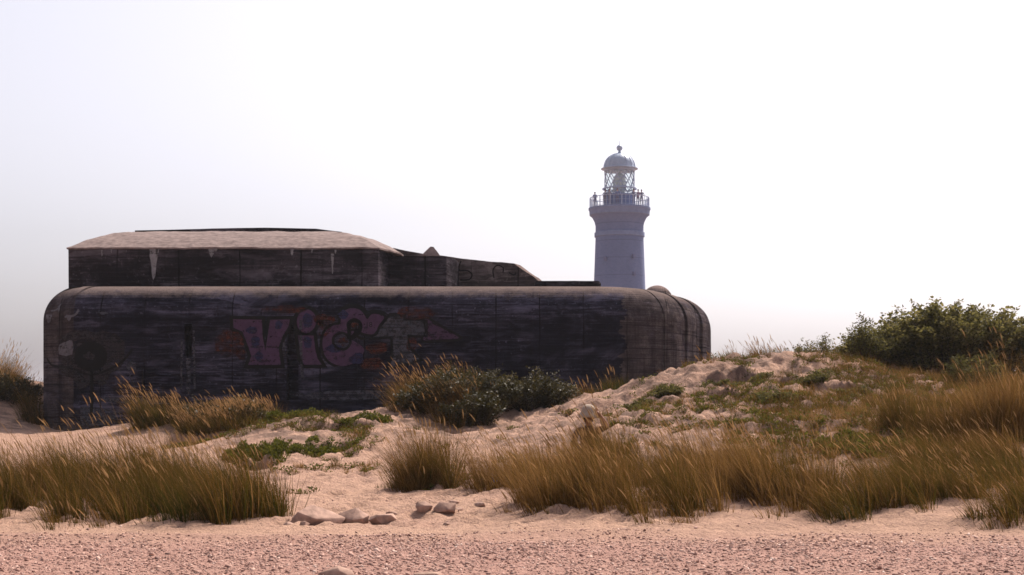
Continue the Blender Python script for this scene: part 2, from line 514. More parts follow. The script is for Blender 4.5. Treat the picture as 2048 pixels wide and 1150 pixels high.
# ------------------------------------------------------------------ pebbles
def build_pebbles():
    bm = bmesh.new(); bmesh.ops.create_icosphere(bm, subdivisions=1, radius=1.0)
    ico = np.array([v.co[:] for v in bm.verts]); tri = np.array([[v.index for v in f.verts] for f in bm.faces]); bm.free()
    n = 46000
    x = R.uniform(-7.6, 7.6, n); y = 12.6 + R.random(n) ** .8 * 5.6
    keep = (fbm(x * .8, y * 1.3, 77, 4) * .9 + R.uniform(-.5, .5, n)) > np.maximum((y - 16.5) * .8 - .5, -.5)
    x2 = R.uniform(-7, 7, 2600); y2 = R.uniform(17.5, 31, 2600)
    x = np.concatenate([x[keep], x2]); y = np.concatenate([y[keep], y2]); n = len(x)
    s = np.clip(.0090 * np.exp(R.normal(0, .42, n)), .004, .034)
    sc = np.stack([s * R.uniform(.9, 1.7, n), s * R.uniform(.8, 1.3, n), s * R.uniform(.35, .75, n)], 1)
    a = R.uniform(0, 6.283, n); t = R.normal(0, .35, n)
    V = ico[None] * sc[:, None, :] * R.uniform(.82, 1.15, (n, len(ico), 1))
    zz = V[..., 2] + V[..., 0] * np.sin(t)[:, None]
    vx = V[..., 0] * np.cos(a)[:, None] - V[..., 1] * np.sin(a)[:, None]
    vy = V[..., 0] * np.sin(a)[:, None] + V[..., 1] * np.cos(a)[:, None]
    V = np.stack([vx + x[:, None], vy + y[:, None], zz + (H(x, y) + sc[:, 2] * .35)[:, None]], -1)
    T = tri[None] + (np.arange(n) * len(ico))[:, None, None]
    me = np_mesh('pebbles', V.reshape(-1, 3), None, T.reshape(-1, 3))
    point_attr(me, 'tint', np.repeat(np.clip(R.beta(1.7, 1.9, n), 0, 1), len(ico)))
    o = link('beach_gravel', me, M['pebble'], None, True)
    tag(o, 'pinkish shingle and shell gravel strewn over the front of the beach', 'gravel', None, 'stuff')


build_pebbles()


# ------------------------------------------------------------------ grass
def ribbons(p0, d, L, bend, w, tint, K=5, tipw=.08, mid=0.0, face=None):
    n = len(p0); t = np.linspace(0, 1, K)
    C = p0[:, None, :] + L[:, None, None] * (t[None, :, None] * d[:, None, :] + (t ** 2)[None, :, None] * bend[:, None, :])
    if face is None:
        a = R.uniform(0, 3.1416, n); face = np.stack([np.cos(a), np.sin(a) * .8, np.zeros(n)], 1)
    prof = (1 - t) ** .8 * (1 - tipw) + tipw if not mid else np.sin(np.clip(t * .92 + .06, 0, 1) * math.pi) ** .7
    off = face[:, None, :] * (w[:, None] * prof[None] * .5)[..., None]
    V = np.stack([C - off, C + off], 2).reshape(-1, 3)
    b = (np.arange(n) * K * 2)[:, None] + (np.arange(K - 1) * 2)[None]
    b = b.ravel(); q = np.stack([b, b + 1, b + 3, b + 2], 1)
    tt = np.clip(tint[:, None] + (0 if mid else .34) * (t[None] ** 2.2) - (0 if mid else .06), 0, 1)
    return V, q, np.repeat(tt.ravel(), 2), C


def merge(parts):
    V = []; Q = []; T = []; o = 0
    for v, q, t in parts:
        V.append(v); Q.append(q + o); T.append(t); o += len(v)
    return np.concatenate(V), np.concatenate(Q), np.concatenate(T)


def clump(name, label, ells, h, dens=55, tint=.5, lean=0.22, heads=.02, blades=46, droop=.35, tuft_r=.16, w=.0095, dead=.20, splay=.34, hvar=.22, cat='grass clump', group=None, tvar=.2, headscale=1.0, ldir=(-1., -.15)):
    cs = [(X(px, D), D, rx, ry) for px, D, rx, ry in ells]
    tuft_r = max(tuft_r, .19)
    tx, ty, tf = [], [], []
    for k, (cx, cy, rx, ry) in enumerate(cs):
        m = max(4, int(dens * rx * ry * 3.14 * .55))
        r = np.sqrt(R.random(m)); a = R.uniform(0, 6.283, m)
        r = np.where(R.random(m) < .10, R.uniform(1., 1.45, m), r)
        wob = 1 + .25 * fbm(np.cos(a) * 1.3 + cx, np.sin(a) * 1.3 + cy, 51, 3)
        tx.append(cx + rx * r * np.cos(a) * wob); ty.append(cy + ry * r * np.sin(a) * wob); tf.append(r)
    tx = np.concatenate(tx); ty = np.concatenate(ty); tf = np.concatenate(tf)
    keep = fbm(tx * 1.25, ty * 1.1, 61, 3) > -.30 - .2 * (max(rx for _, _, rx, _ in cs) < .5)
    tx, ty, tf = tx[keep], ty[keep], tf[keep]
    nt = len(tx)
    th = h * (1 - .34 * np.minimum(tf, 1) ** 2.5) * np.where(tf > 1, R.uniform(.3, .6, nt), 1) * np.exp(R.normal(0, hvar * .7, nt)) * (1 + .55 * fbm(tx * 1.3, ty * 1.3, 71, 3))
    tt = np.clip(tint + tvar * 2.0 * fbm(tx * .9, ty * .9, 81, 3) + R.normal(0, tvar * .35, nt), .02, .98)
    nb = np.maximum(8, (blades * R.uniform(.6, 1.3, nt)).astype(int))
    idx = np.repeat(np.arange(nt), nb); n = len(idx)
    r = np.abs(R.normal(0, .6, n)); a = R.uniform(0, 6.283, n)
    bx = tx[idx] + tuft_r * r * np.cos(a); by = ty[idx] + tuft_r * r * np.sin(a)
    p0 = np.stack([bx, by, H(bx, by) - .03], 1)
    L = th[idx] * R.uniform(.55, 1.12, n)
    sp = splay * (r * .8 + .15)
    d = np.stack([np.cos(a) * sp + R.normal(0, .08, n) + ldir[0] * lean * .45, np.sin(a) * sp + R.normal(0, .08, n) + ldir[1] * lean * .4, np.ones(n)], 1)
    d /= np.linalg.norm(d, axis=1, keepdims=True)
    bend = np.stack([ldir[0] * lean * R.uniform(.2, 1.1, n) + np.cos(a) * droop * .5 * R.random(n), ldir[1] * lean * R.random(n) + np.sin(a) * droop * .5 * R.random(n), -droop * R.uniform(.1, 1., n) ** 1.5], 1)
    ti = np.clip(tt[idx] + R.normal(0, .2, n), 0, 1)
    isd = R.random(n) < dead
    ti = np.where(isd, R.uniform(.75, 1., n), ti * .85); L = np.where(isd, L * R.uniform(.5, 1.0, n), L)
    lay = R.random(n) < .09            # bent, broken and flattened blades
    la = R.uniform(0, 6.283, n)
    bend = np.where(lay[:, None], np.stack([np.cos(la) * .8, np.sin(la) * .8, -R.uniform(.5, 1.1, n)], 1), bend)
    L = np.where(lay, L * .8, L)
    wd = w * R.uniform(.6, 1.4, n)
    V, Q, T, _ = ribbons(p0, d, L, bend, wd, ti)
    parts = [(V, Q, T)]
    root = empty(name, (0, 0, 0), label, cat, group)
    cxm, cym = float(np.mean(tx)), float(np.mean(ty))
    root.location = (cxm, cym, float(H(cxm, cym)))
    inv = np.array(root.location)
    nh = int(n * heads)
    hp = None
    if nh > 0:
        k = R.choice(n, nh, replace=False)
        Ls = th[idx[k]] * R.uniform(.78, 1.14, nh)
        ds = d[k] * .65 + np.stack([ldir[0] * lean * .3 + np.zeros(nh), np.zeros(nh), np.full(nh, .5)], 1); ds /= np.linalg.norm(ds, axis=1, keepdims=True)
        bs = np.stack([ldir[0] * lean * R.uniform(.25, .8, nh), ldir[1] * lean * R.uniform(0, .6, nh), -.12 * R.random(nh)], 1)
        V2, Q2, T2, C = ribbons(p0[k], ds, Ls, bs, np.full(nh, .0042), R.uniform(.6, .95, nh))
        parts.append((V2, Q2, T2))
        tip = C[:, -1]; dr = C[:, -1] - C[:, -2]; dr /= np.linalg.norm(dr, axis=1, keepdims=True)
        HL = R.uniform(.10, .21, nh) * headscale
        fb = np.stack([ldir[0] * .14 * np.ones(nh), np.zeros(nh), -.08 * np.ones(nh)], 1)
        hw = R.uniform(.012, .021, nh) * headscale
        ht = R.uniform(0, 1, nh)
        pr = []
        for ang in (0., 1.57):
            fc = np.stack([np.full(nh, math.cos(ang)), np.full(nh, math.sin(ang)), np.zeros(nh)], 1)
            v3, q3, t3, _c = ribbons(tip, dr, HL, fb, hw, ht, 5, .08, 1, fc); pr.append((v3, q3, t3))
        hp = merge(pr)
    V, Q, T = merge(parts)
    me = np_mesh('blades', V - inv, Q); point_attr(me, 'tint', T)
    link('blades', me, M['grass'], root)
    if hp:
        me = np_mesh('seed_heads', hp[0] - inv, hp[1]); point_attr(me, 'tint', hp[2])
        tag(link('seed_heads', me, M['head'], root), kind='stuff')
    return root


DG = 'marram grass clumps on the sand'
clump('grass_clump', 'olive brown grass clump at the far left edge of the beach front', [(25, 21.3, .75, 2.2), (110, 22.6, .65, 2.0)], .98, dens=70, tint=.42, group=DG, lean=.22)
clump('grass_clump', 'wide bushy grass clump left of the stones, green at its right end', [(235, 21.4, .95, 2.0), (330, 20.6, .8, 1.9), (420, 20.0, .75, 1.5), (500, 19.5, .5, .95)], 1.04, tint=.36, group=DG, lean=0.26, heads=0.024)
clump('grass_clump', 'small rounded russet tuft standing alone at the head of the sandy path', [(828, 25.6, .40, .5), (882, 25.4, .38, .5)], 1.30, dens=80, tint=.70, splay=.5, droop=.5, group=DG, lean=0.11, heads=0.022, blades=80, tuft_r=.2)
clump('grass_clump', 'russet tuft between the lone rounded tuft and the long brown grass', [(985, 24.2, .4, .55), (1060, 23.6, .42, .6)], 1.0, dens=75, tint=.64, group=DG, lean=0.27, heads=0.029)
clump('grass_clump', 'long brown grass bank in the middle of the beach front, tallest and widest', [(1120, 20.6, .6, 1.15), (1215, 20.4, .75, 1.35), (1165, 22.6, .5, .45), (1180, 21.4, .6, .5), (1235, 22.6, .5, .5), (1130, 22.3, .5, .4), (1320, 20.6, .85, 1.5), (1430, 21.0, .8, 1.6), (1510, 21.4, .5, 1.5)], 0.95, tint=.62, group=DG, lean=0.27, heads=0.028)
clump('grass_clump', 'short russet grass just in front of the seated person', [(1140, 23.2, .36, .3), (1185, 23.2, .36, .3), (1228, 23.2, .34, .3)], .80, dens=130, tint=.66, group=DG, lean=.2, heads=.03)
clump('grass_clump', 'shorter upright olive clump at the right end of the brown grass bank', [(1580, 20.9, .4, .9), (1645, 20.8, .36, .75)], .86, tint=.52, group=DG, lean=0.11, heads=0.017)
clump('grass_clump', 'low windswept olive grass spreading below the green creeper on the right', [(1690, 19.4, .5, .5), (1780, 20.0, .6, .75), (1880, 20.8, .75, .95), (1985, 21.8, .8, 1.1), (1780, 22.6, .75, .7), (1890, 23.2, .9, .9), (2020, 23.6, .7, .9)], .72, tint=.44, group=DG, lean=0.41, heads=0.018, droop=.5)
clump('grass_clump', 'low grass clump in the lower right corner beside the gravel', [(1985, 18.9, .5, .45), (2030, 18.5, .55, .5), (2080, 19.2, .6, .7)], .62, tint=.42, group=DG, lean=0.38, heads=0.011, droop=.5)
clump('grass_clump', 'tall dark brown grass clump in front of the small dark shrub', [(1840, 26.4, .55, .6), (1915, 26.0, .55, .7), (1800, 27.2, .4, .4)], .9, tint=.5, dead=.07, dens=75, group=DG, lean=0.12, heads=0.014, blades=75)
clump('grass_clump', 'tallest dark brown grass at the right edge of the photo', [(2005, 25.4, .6, .9), (2070, 25.0, .6, .9)], 1.25, tint=.5, dead=.07, dens=75, group=DG, lean=0.15, heads=0.017, blades=75)
clump('grass_clump', 'upright feathery tuft by the bunker wall left of the drooping grass', [(305, 40.0, .5, .5), (345, 40.0, .45, .45)], 1.0, dens=100, tint=.38, group=DG, lean=0.30, heads=0.062, w=.012, headscale=1.2)
clump('grass_clump', 'brownish drooping grass over the sand hummock before the bunker', [(400, 39.6, .7, .8), (470, 39.6, .8, .8), (525, 40.0, .5, .5), (430, 38.7, .8, .5), (500, 38.8, .5, .4)], .60, dens=110, tint=.36, group=DG, lean=0.26, heads=.10, droop=1.0, w=.014, dead=.14, splay=.7)
clump('grass_clump', 'big domed grass tuft in front of the bunker with feathery tan heads', [(850, 39.4, .85, .7), (920, 39.4, .9, .8), (965, 39.2, .5, .6), (925, 37.9, .75, .5)], 1.12, dens=70, tint=.5, group=DG, lean=0.26, heads=0.042, w=.012, headscale=1.2, splay=.5)
clump('grass_clump', 'short green grass tuft between the silvery shrub and the sand dune', [(1160, 41.2, .5, .5), (1215, 41.0, .45, .4)], .62, dens=60, tint=.14, group=DG, lean=0.11, heads=0.013, w=.012, headscale=1.4)
clump('grass_clump', 'grey brown grass on the dune beyond the left end of the bunker', [(-20, 55.5, 1.2, 1.0), (30, 55, 1.0, 1.0)], 1.15, dens=40, tint=.55, group=DG, lean=-0.26, heads=0.050, w=.016, headscale=1.2)
clump('grass_clump', 'dark grass tuft against the left corner of the bunker', [(66, 51.2, .38, .4)], 1.35, dens=70, tint=.45, group=DG, lean=0.19, heads=0.020, w=.016)
clump('grass_clump', 'thin pale grass along the dune crest beside the bunker end', [(1450, 43.6, .7, .6), (1520, 43.8, .8, .6), (1600, 44, .9, .6), (1680, 44, .7, .6)], .66, dens=42, tint=.62, group=DG, lean=0.22, heads=0.030, w=.013, blades=45, headscale=1.2)


# ------------------------------------------------------------------ leafy plants
def leaves(pos, dirs, size, tint, aspect=.32, fold=.25):
    """pointed leaves folded along the midrib: two triangles pairs each"""
    n = len(pos)
    d = dirs / np.linalg.norm(dirs, axis=1, keepdims=True)
    up = R.normal(0, 1, (n, 3)); up[:, 2] += .8
    s = np.cross(d, up); s /= np.linalg.norm(s, axis=1, keepdims=True) + 1e-9
    nn = np.cross(s, d)
    w = (size * aspect)[:, None]; L = size[:, None]
    v0 = pos; v1 = pos + d * L * .45 + s * w + nn * w * fold; v2 = pos + d * L; v3 = pos + d * L * .45 - s * w + nn * w * fold
    vm = pos + d * L * .45
    V = np.stack([v0, v1, v2, v3, vm], 1).reshape(-1, 3)
    b = np.arange(n) * 5
    T = np.concatenate([np.stack([b, b + 1, b + 4], 1), np.stack([b + 1, b + 2, b + 4], 1), np.stack([b + 4, b + 2, b + 3], 1), np.stack([b, b + 4, b + 3], 1)])
    return V, T, np.repeat(tint, 5)


def tube_np(paths, radii, sides=5):
    """paths (n,K,3), radii (n,K)"""
    n, K, _ = paths.shape
    a = np.arange(sides) / sides * 2 * math.pi
    ring = np.stack([np.cos(a), np.sin(a), np.zeros(sides)], 1)
    V = paths[:, :, None, :] + radii[:, :, None, None] * ring[None, None]
    V = V.reshape(-1, 3)
    q = []
    base = (np.arange(n) * K * sides)[:, None, None] + (np.arange(K - 1) * sides)[None, :, None]
    s0 = np.arange(sides)[None, None]; s1 = (np.arange(sides) + 1) % sides
    q = np.stack([base + s0, base + s1[None, None], base + sides + s1[None, None], base + sides + s0], -1).reshape(-1, 4)
    return V, q


def shrub(name, label, px, D, rx, ry, h, canes=120, per=80, size=.075, mat='leaf', top=None, low=.25, splay=.35, lean=0., tintm=.5, aspect=.3, twig_r=.012, cat='shrub', tuft=.5, base_spread=.75, group=None, rag=1.):
    cx, cy = X(px, D), D
    root = empty(name, (cx, cy, float(H(cx, cy))), label, cat, group)
    o = np.array(root.location)
    r = np.sqrt(R.random(canes)); a = R.uniform(0, 6.283, canes)
    ux, uy = r * np.cos(a), r * np.sin(a)
    bx = cx + rx * base_spread * ux; by = cy + ry * base_spread * uy
    prof = np.ones(canes) if top is None else np.interp(ux, [-1, -.6, -.2, .2, .6, 1], top)
    hh = h * prof * (1 - .22 * r ** 3) * np.exp(R.normal(0, .15 * rag, canes)) * (1 + .22 * rag * fbm(bx * 1.6, by * 1.6, 91, 3))
    K = 6; t = np.linspace(0, 1, K)
    tipx = rx * ux * (1 + splay * .6) + lean * hh; tipy = ry * uy * (1 + splay)
    C = np.zeros((canes, K, 3))
    bz = H(bx, by)
    wx, wy = R.normal(0, .07, (canes, K)), R.normal(0, .07, (canes, K))
    C[:, :, 0] = bx[:, None] + (cx + tipx - bx)[:, None] * t ** 1.4 + wx * t
    C[:, :, 1] = by[:, None] + (cy + tipy - by)[:, None] * t ** 1.4 + wy * t
    C[:, :, 2] = bz[:, None] - .05 + hh[:, None] * t
    rad = twig_r * (1.1 - t)[None] * R.uniform(.6, 1.3, canes)[:, None]
    V, q = tube_np(C, np.maximum(rad, .002))
    tag(link('stems', np_mesh('stems', V - o, q), M['twig'], root, True), kind='stuff')
    # leaves in whorls along each cane
    n = canes * per
    ci = np.repeat(np.arange(canes), per)
    tt = low + (1 - low) * R.random(n) ** .75
    whorl = np.round(tt * 11) / 11 * tuft + tt * (1 - tuft)
    tt = np.clip(whorl + R.normal(0, .012, n), 0, 1)
    f = tt * (K - 1); i0 = np.clip(f.astype(int), 0, K - 2); ff = (f - i0)[:, None]
    pos = C[ci, i0] * (1 - ff) + C[ci, i0 + 1] * ff
    ang = R.uniform(0, 6.283, n); rr = R.uniform(.0, .11, n) * (h / 2) ** .5
    out = np.stack([np.cos(ang), np.sin(ang), R.uniform(-.35, .9, n)], 1)
    pos = pos + out * rr[:, None] * np.array([1, 1, .6])
    tn = np.clip(tintm + R.normal(0, .2, n) + .25 * fbm(pos[:, 0] * 2, pos[:, 2] * 2, 95, 3), 0, 1)
    V, T, tn = leaves(pos, out + R.normal(0, .3, (n, 3)), size * R.uniform(.55, 1.3, n), tn, aspect)
    me = np_mesh('leaves', V - o, None, T); point_attr(me, 'tint', tn)
    tag(link('leaves', me, M[mat], root), kind='stuff')
    return root


shrub('shrub', 'large dark leafy shrub on top of the dune at the right edge', 1895, 40.5, 2.7, 1.1, 1.8, 380, 150, .11, rag=.75, top=[.40, .80, 1.0, 1.06, .94, .68], low=.16, tintm=.5)
shrub('shrub', 'grey twiggy left flank of the thicket, lower than the large shrub', 1740, 39.4, .62, .6, .95, 80, 60, .07, top=[.7, .9, 1, 1, 1, 1], tintm=.35, lean=-.06)
shrub('shrub', 'small dark rounded shrub in front of the large leafy shrub', 1950, 36.5, .66, .5, .82, 70, 90, .06, tintm=.22, low=.1)
shrub('shrub', 'silvery leafed low shrub right of the big domed grass tuft', 1062, 39.2, 1.05, .7, .92, 190, 80, .085, 'silver', top=[.6, .9, 1.0, 1.0, .8, .5], low=.06, tintm=.45, aspect=.2, tuft=.2, splay=.5)
shrub('shrub', 'big rounded dark olive shrub in front of the bunker under feathery grass', 925, 38.6, 1.55, .8, 1.12, 260, 95, .085, 'silver', top=[.45, .75, 1.0, 1.05, .9, .6], low=.06, tintm=.3, aspect=.22, tuft=.2, splay=.5)
for k, (px, lab, rx, hh) in enumerate([(1600, 'low twiggy bush on the dune crest, nearest the bunker end', .38, .45), (1632, 'taller twiggy bush in the middle of the dune crest grass', .5, .75), (1672, 'low twiggy bush on the crest close to the big thicket', .5, .6)]):
    shrub('twiggy_bush', lab, px, 43.2, rx, .4, hh, 30, 36, .065, tintm=.4, group='twiggy bushes on the dune crest', tuft=.8)


shrub('shrub', 'dark leafy scrub low between the lone rounded tuft and the big olive shrub', 950, 37.0, .75, .5, .72, 110, 80, .08, 'silver', low=.05, tintm=.22, aspect=.22, tuft=.2, splay=.5)
shrub('shrub', 'dark leafy scrub mound behind the drooping grass at the wall foot', 455, 39.7, 1.2, .7, .66, 150, 80, .075, 'silver', top=[.5, .9, 1.05, .95, .8, .5], low=.05, tintm=.3, aspect=.2, tuft=.2, splay=.5)
shrub('shrub', 'dark leafy scrub at the left edge beyond the bunker corner', 22, 54.4, 1.25, .7, 1.0, 120, 80, .10, 'silver', top=[1.0, 1.0, .95, .9, .8, .7], low=.05, tintm=.3, aspect=.2, tuft=.2, splay=.4)
for px, D, rx, hh, lab in [(1450, 35.1, .55, .16, 'dark low bush in the hollow at the left end of the dune crest'), (1500, 35.6, .5, .22, 'dark low bush just under the middle of the dune crest'), (1335, 34.4, .3, .24, 'little dark bush alone on the pale left slope of the dune'),
                          (1705, 33.0, .5, .16, 'dark low bush under the small bank right of the dune peak'), (1550, 31.6, .5, .24, 'dark brown bush low on the middle of the dune face'), (1285, 33.6, .42, .16, 'flat dark bush on the lower left flank of the dune'),
                          (1620, 34.6, .4, .25, 'small dark bush halfway up below the dune peak')]:
    shrub('low_bush', lab, px, D, rx, .35, hh, 60, 60, .05, 'leaf', low=.05, tintm=.3, tuft=.2, twig_r=.006, group='dark low bushes on the dune face')


def creeper(name, label, px, D, rx, ry, h, n=2600, size=.05, group='green creeping plants on the sand'):
    cx, cy = X(px, D), D
    root = empty(name, (cx, cy, float(H(cx, cy))), label, 'creeping plant', group)
    o = np.array(root.location)
    m = max(14, int(70 * rx * ry / .6))
    r = np.sqrt(R.random(m)); a = R.uniform(0, 6.283, m)
    sx = cx + rx * r * np.cos(a) * (1 + .3 * fbm(np.cos(a) * 2 + px, np.sin(a) * 2, 5, 2)); sy = cy + ry * r * np.sin(a)
    keep = fbm(sx * 2.2, sy * 2.2, 14, 3) > -.3
    sx, sy = sx[keep], sy[keep]; m = len(sx)
    sh = h * R.uniform(.5, 1.2, m)
    ci = R.integers(0, m, n)
    th = np.arccos(R.uniform(.0, 1, n)); ph = R.uniform(0, 6.283, n); rr = R.uniform(.55, 1, n)
    sr = .16
    pos = np.stack([sx[ci] + sr * rr * np.sin(th) * np.cos(ph), sy[ci] + sr * rr * np.sin(th) * np.sin(ph), np.zeros(n)], 1)
    pos[:, 2] = H(pos[:, 0], pos[:, 1]) + sh[ci] * rr * np.cos(th) + .01
    dr = np.stack([np.sin(th) * np.cos(ph), np.sin(th) * np.sin(ph), np.cos(th) + .3], 1) + R.normal(0, .45, (n, 3))
    V, T, tn = leaves(pos, dr, size * R.uniform(.6, 1.3, n), np.clip(R.normal(.5, .22, n), 0, 1), .42)
    me = np_mesh('leaves', V - o, None, T); point_attr(me, 'tint', tn)
    tag(link('leaves', me, M['creeper'], root), kind='stuff')
    K = 4; t = np.linspace(0, 1, K)
    C = np.zeros((m, K, 3))
    j = R.integers(0, m, m)
    C[:, :, 0] = sx[:, None] + (sx[j] * .15 - sx * .15)[:, None] * t; C[:, :, 1] = sy[:, None] + (sy[j] * .15 - sy * .15)[:, None] * t
    C[:, :, 2] = H(C[:, :, 0], C[:, :, 1]) + sh[:, None] * .7 * (t * (1.2 - t)) * 2 - .01
    V, q = tube_np(C, np.full((m, K), .005), 4)
    tag(link('stems', np_mesh('stems', V - o, q), M['twig'], root, True), kind='stuff')


creeper('creeping_plant', 'bright green mat overhanging the shaded sand bank left of the path', 512, 30.9, .72, .6, .32, 7500)
creeper('creeping_plant', 'long green mat on the sand mound close below the bunker wall', 590, 36.4, .8, .5, .2, 4600)
creeper('creeping_plant', 'straggling green mat on the sand right of the overhanging mat', 630, 32.4, .95, .55, .2, 5200)
creeper('creeping_plant', 'small green patch left of the big domed grass tuft', 752, 36.0, .42, .4, .2, 1900)
creeper('creeping_plant', 'tiny green patch on the bare sand of the mound', 690, 35.5, .22, .2, .14, 600)
creeper('creeping_plant', 'yellowish green patch on the slope below the tall dark grass', 1735, 25.6, .95, .7, .15, 5200, .045)


def undergrowth():
    """thin low plants scattered over the dune face and hollows, far too many to count"""
    n = 16000
    x = R.uniform(-9, 14, n); y = R.uniform(24, 44, n)
    px = x / y * F + CX
    d = 1.9 * fbm(x * .85, y * 1.0, 101, 4, .6) + .09 * R.normal(0, 1, n)
    w = np.zeros(n)
    w += 1.0 * (sstep(1120, 1300, px) * sstep(26, 28.5, y) * sstep(41, 38, y)) * .55
    w += 2.7 * (sstep(1420, 1540, px) * sstep(24, 25.5, y) * sstep(34, 30, y))
    w += .9 * (sstep(1640, 1720, px) * sstep(28, 30, y) * sstep(40, 37, y))
    w += .55 * (sstep(800, 520, px) * sstep(33, 35, y) * sstep(44, 40, y))
    w += .45 * (sstep(480, 560, px) * sstep(830, 700, px) * sstep(31, 32, y) * sstep(38, 36, y))
    keep = (d + w * 1.1) > .62 + .35 * R.random(n)
    x, y, px = x[keep], y[keep], px[keep]
    m = len(x)
    nb = R.integers(8, 26, m); idx = np.repeat(np.arange(m), nb); k = len(idx)
    a = R.uniform(0, 6.283, k); r = np.abs(R.normal(0, .06, k))
    bx, by = x[idx] + r * np.cos(a), y[idx] + r * np.sin(a)
    p0 = np.stack([bx, by, H(bx, by) - .01], 1)
    sp = R.uniform(.2, .9, k)
    dd = np.stack([np.cos(a) * sp - .12, np.sin(a) * sp, np.ones(k)], 1); dd /= np.linalg.norm(dd, axis=1, keepdims=True)
    L = (R.uniform(.08, .30, m) * (1 + .5 * sstep(1500, 1600, px)))[idx] * R.uniform(.6, 1.2, k)
    tm = np.clip(.5 + .5 * fbm(x * .8, y * .8, 111, 3) + R.normal(0, .15, m), 0, 1)[idx]
    V, Q, T, _ = ribbons(p0, dd, L, np.stack([-.1 * np.ones(k), np.zeros(k), -.35 * R.random(k)], 1), R.uniform(.006, .013, k), np.clip(tm + R.normal(0, .1, k), 0, 1), 4)
    me = np_mesh('undergrowth', V, Q); point_attr(me, 'tint', T)
    o = link('dune_undergrowth', me, M['grass'])
    tag(o, 'thin dry grass and weeds scattered over the dune face', 'undergrowth', None, 'stuff')
    # small broad-leaved weeds in the same places
    s = R.choice(m, m // 2, replace=False)
    ci = np.repeat(s, 22); n2 = len(ci)
    a = R.uniform(0, 6.283, n2); rr = R.uniform(0, .13, n2)
    pos = np.stack([x[ci] + rr * np.cos(a), y[ci] + rr * np.sin(a), np.zeros(n2)], 1)
    pos[:, 2] = H(pos[:, 0], pos[:, 1]) + R.uniform(.0, .10, n2)
    V, T, tn = leaves(pos, np.stack([np.cos(a), np.sin(a), R.uniform(.1, 1.2, n2)], 1), R.uniform(.03, .065, n2), np.clip(R.normal(.4, .25, n2), 0, 1), .35)
    me = np_mesh('weeds', V, None, T); point_attr(me, 'tint', tn)
    o = link('dune_weeds', me, M['creeper'])
    tag(o, 'small green weeds dotted over the dune sand', 'undergrowth', None, 'stuff')


undergrowth()


# ------------------------------------------------------------------ stones
def stone(label, px, py, D, w, h, d, seed, rot=0., sink=.25, skew=0.0, hull=14):
    """angular weathered stone, partly buried"""
    rg = random.Random(seed); w *= 1.25; h *= .98; d *= 1.1
    bm = bmesh.new()
    for k in range(hull):
        v = Vector((rg.gauss(0, 1), rg.gauss(0, 1), rg.gauss(0, 1))).normalized()
        v = Vector((v.x * rg.uniform(.85, 1.05), v.y, v.z))
        bm.verts.new((v.x * w / 2 + skew * max(0, v.z) * w, v.y * d / 2, v.z * h * (.62 if v.z > 0 else .5)))
    bmesh.ops.convex_hull(bm, input=bm.verts[:])
    bmesh.ops.delete(bm, geom=[v for v in bm.verts if not v.link_faces], context='VERTS')
    bmesh.ops.bevel(bm, geom=bm.edges[:], offset=min(w, h) * .045, segments=2, profile=.6, affect='EDGES')
    bmesh.ops.triangulate(bm, faces=bm.faces[:])
    bmesh.ops.subdivide_edges(bm, edges=bm.edges[:], cuts=2, use_grid_fill=True)
    co = np.array([v.co[:] for v in bm.verts])
    q = co / max(w, .05) * 5
    dz = .03 * h * (fbm(q[:, 0] + seed, q[:, 2] + q[:, 1], seed, 4)) + .0
    for v, k in zip(bm.verts, dz):
        v.co *= 1 + k / max(h, .05) * 1.6
    me = bm_mesh(bm, 'stone', True)
    x = X(px, D)
    o = link('stone', me, M['stone'])
    o.location = (x, D, float(H(x, D)) + h * (.5 - sink) - h * .2)
    o.rotation_euler = (0, 0, rot)
    tag(o, label, 'stone', 'stones along the edge of the beach')
    return o


def gd(py, px=700):
    """distance at which the ground is seen at row py of the photo"""
    D = np.linspace(13, 36, 1200); z = H(X(px, D), D)
    r = YH - (z - EZ) * F / D
    return float(D[np.argmin(np.abs(r - py))])


stone('largest stone at the beach edge, dark on its near face', 628, 0, gd(1046, 630), .70, .36, .42, 3, .2, .16)
stone('pale split stone right of the largest stone', 703, 0, gd(1044, 705), .46, .30, .36, 8, -.4, .16)
stone('low dark sided stone right of the split stone', 766, 0, gd(1044, 770), .40, .20, .28, 12, .5, .06)
stone('small flat stone lying behind the low dark sided stone', 784, 0, gd(1029, 785), .16, .08, .14, 17, .1, .2)
stone('little rounded stone in front of the largest stone', 610, 0, gd(1051, 610), .17, .09, .14, 21, .3, .25)
stone('little stone at the left end of the stone row beside the grass', 578, 0, gd(1049, 580), .14, .07, .12, 25, .9, .25)
stone('low wedge stone tucked against the right of the dark sided stone', 794, 0, gd(1046, 795), .18, .08, .16, 27, .2, .2)
stone('pale striped stone at the left of the upper stone group', 846, 0, gd(1021, 855), .28, .18, .22, 31, -.5, .1)
stone('dark faced stone in the middle of the upper stone group', 893, 0, gd(1023, 890), .36, .20, .26, 35, .3, .06)
stone('flat stone lying behind the dark faced stone', 908, 0, gd(1006, 910), .18, .08, .16, 37, .0, .2)
stone('low stone at the right foot of the dark faced stone', 917, 0, gd(1021, 918), .20, .09, .16, 41, .6, .22)
stone('dark rounded stone alone near the right grass edge', 960, 0, gd(1012, 960), .20, .11, .17, 45, .1, .2)
stone('small dark stone under the lone rounded grass tuft', 822, 0, gd(958, 822), .16, .13, .14, 47, .4, .2)
stone('tiny white stone half buried in front of the upper group', 893, 0, gd(1050, 893), .10, .06, .08, 49, .4, .2)
stone('pale flat stone at the bottom edge of the picture', 672, 0, gd(1149, 672), .34, .13, .24, 53, -.2, .2)
stone('darker flat stone at the bottom edge right of the pale one', 855, 0, gd(1156, 855), .28, .10, .2, 57, .2, .2)


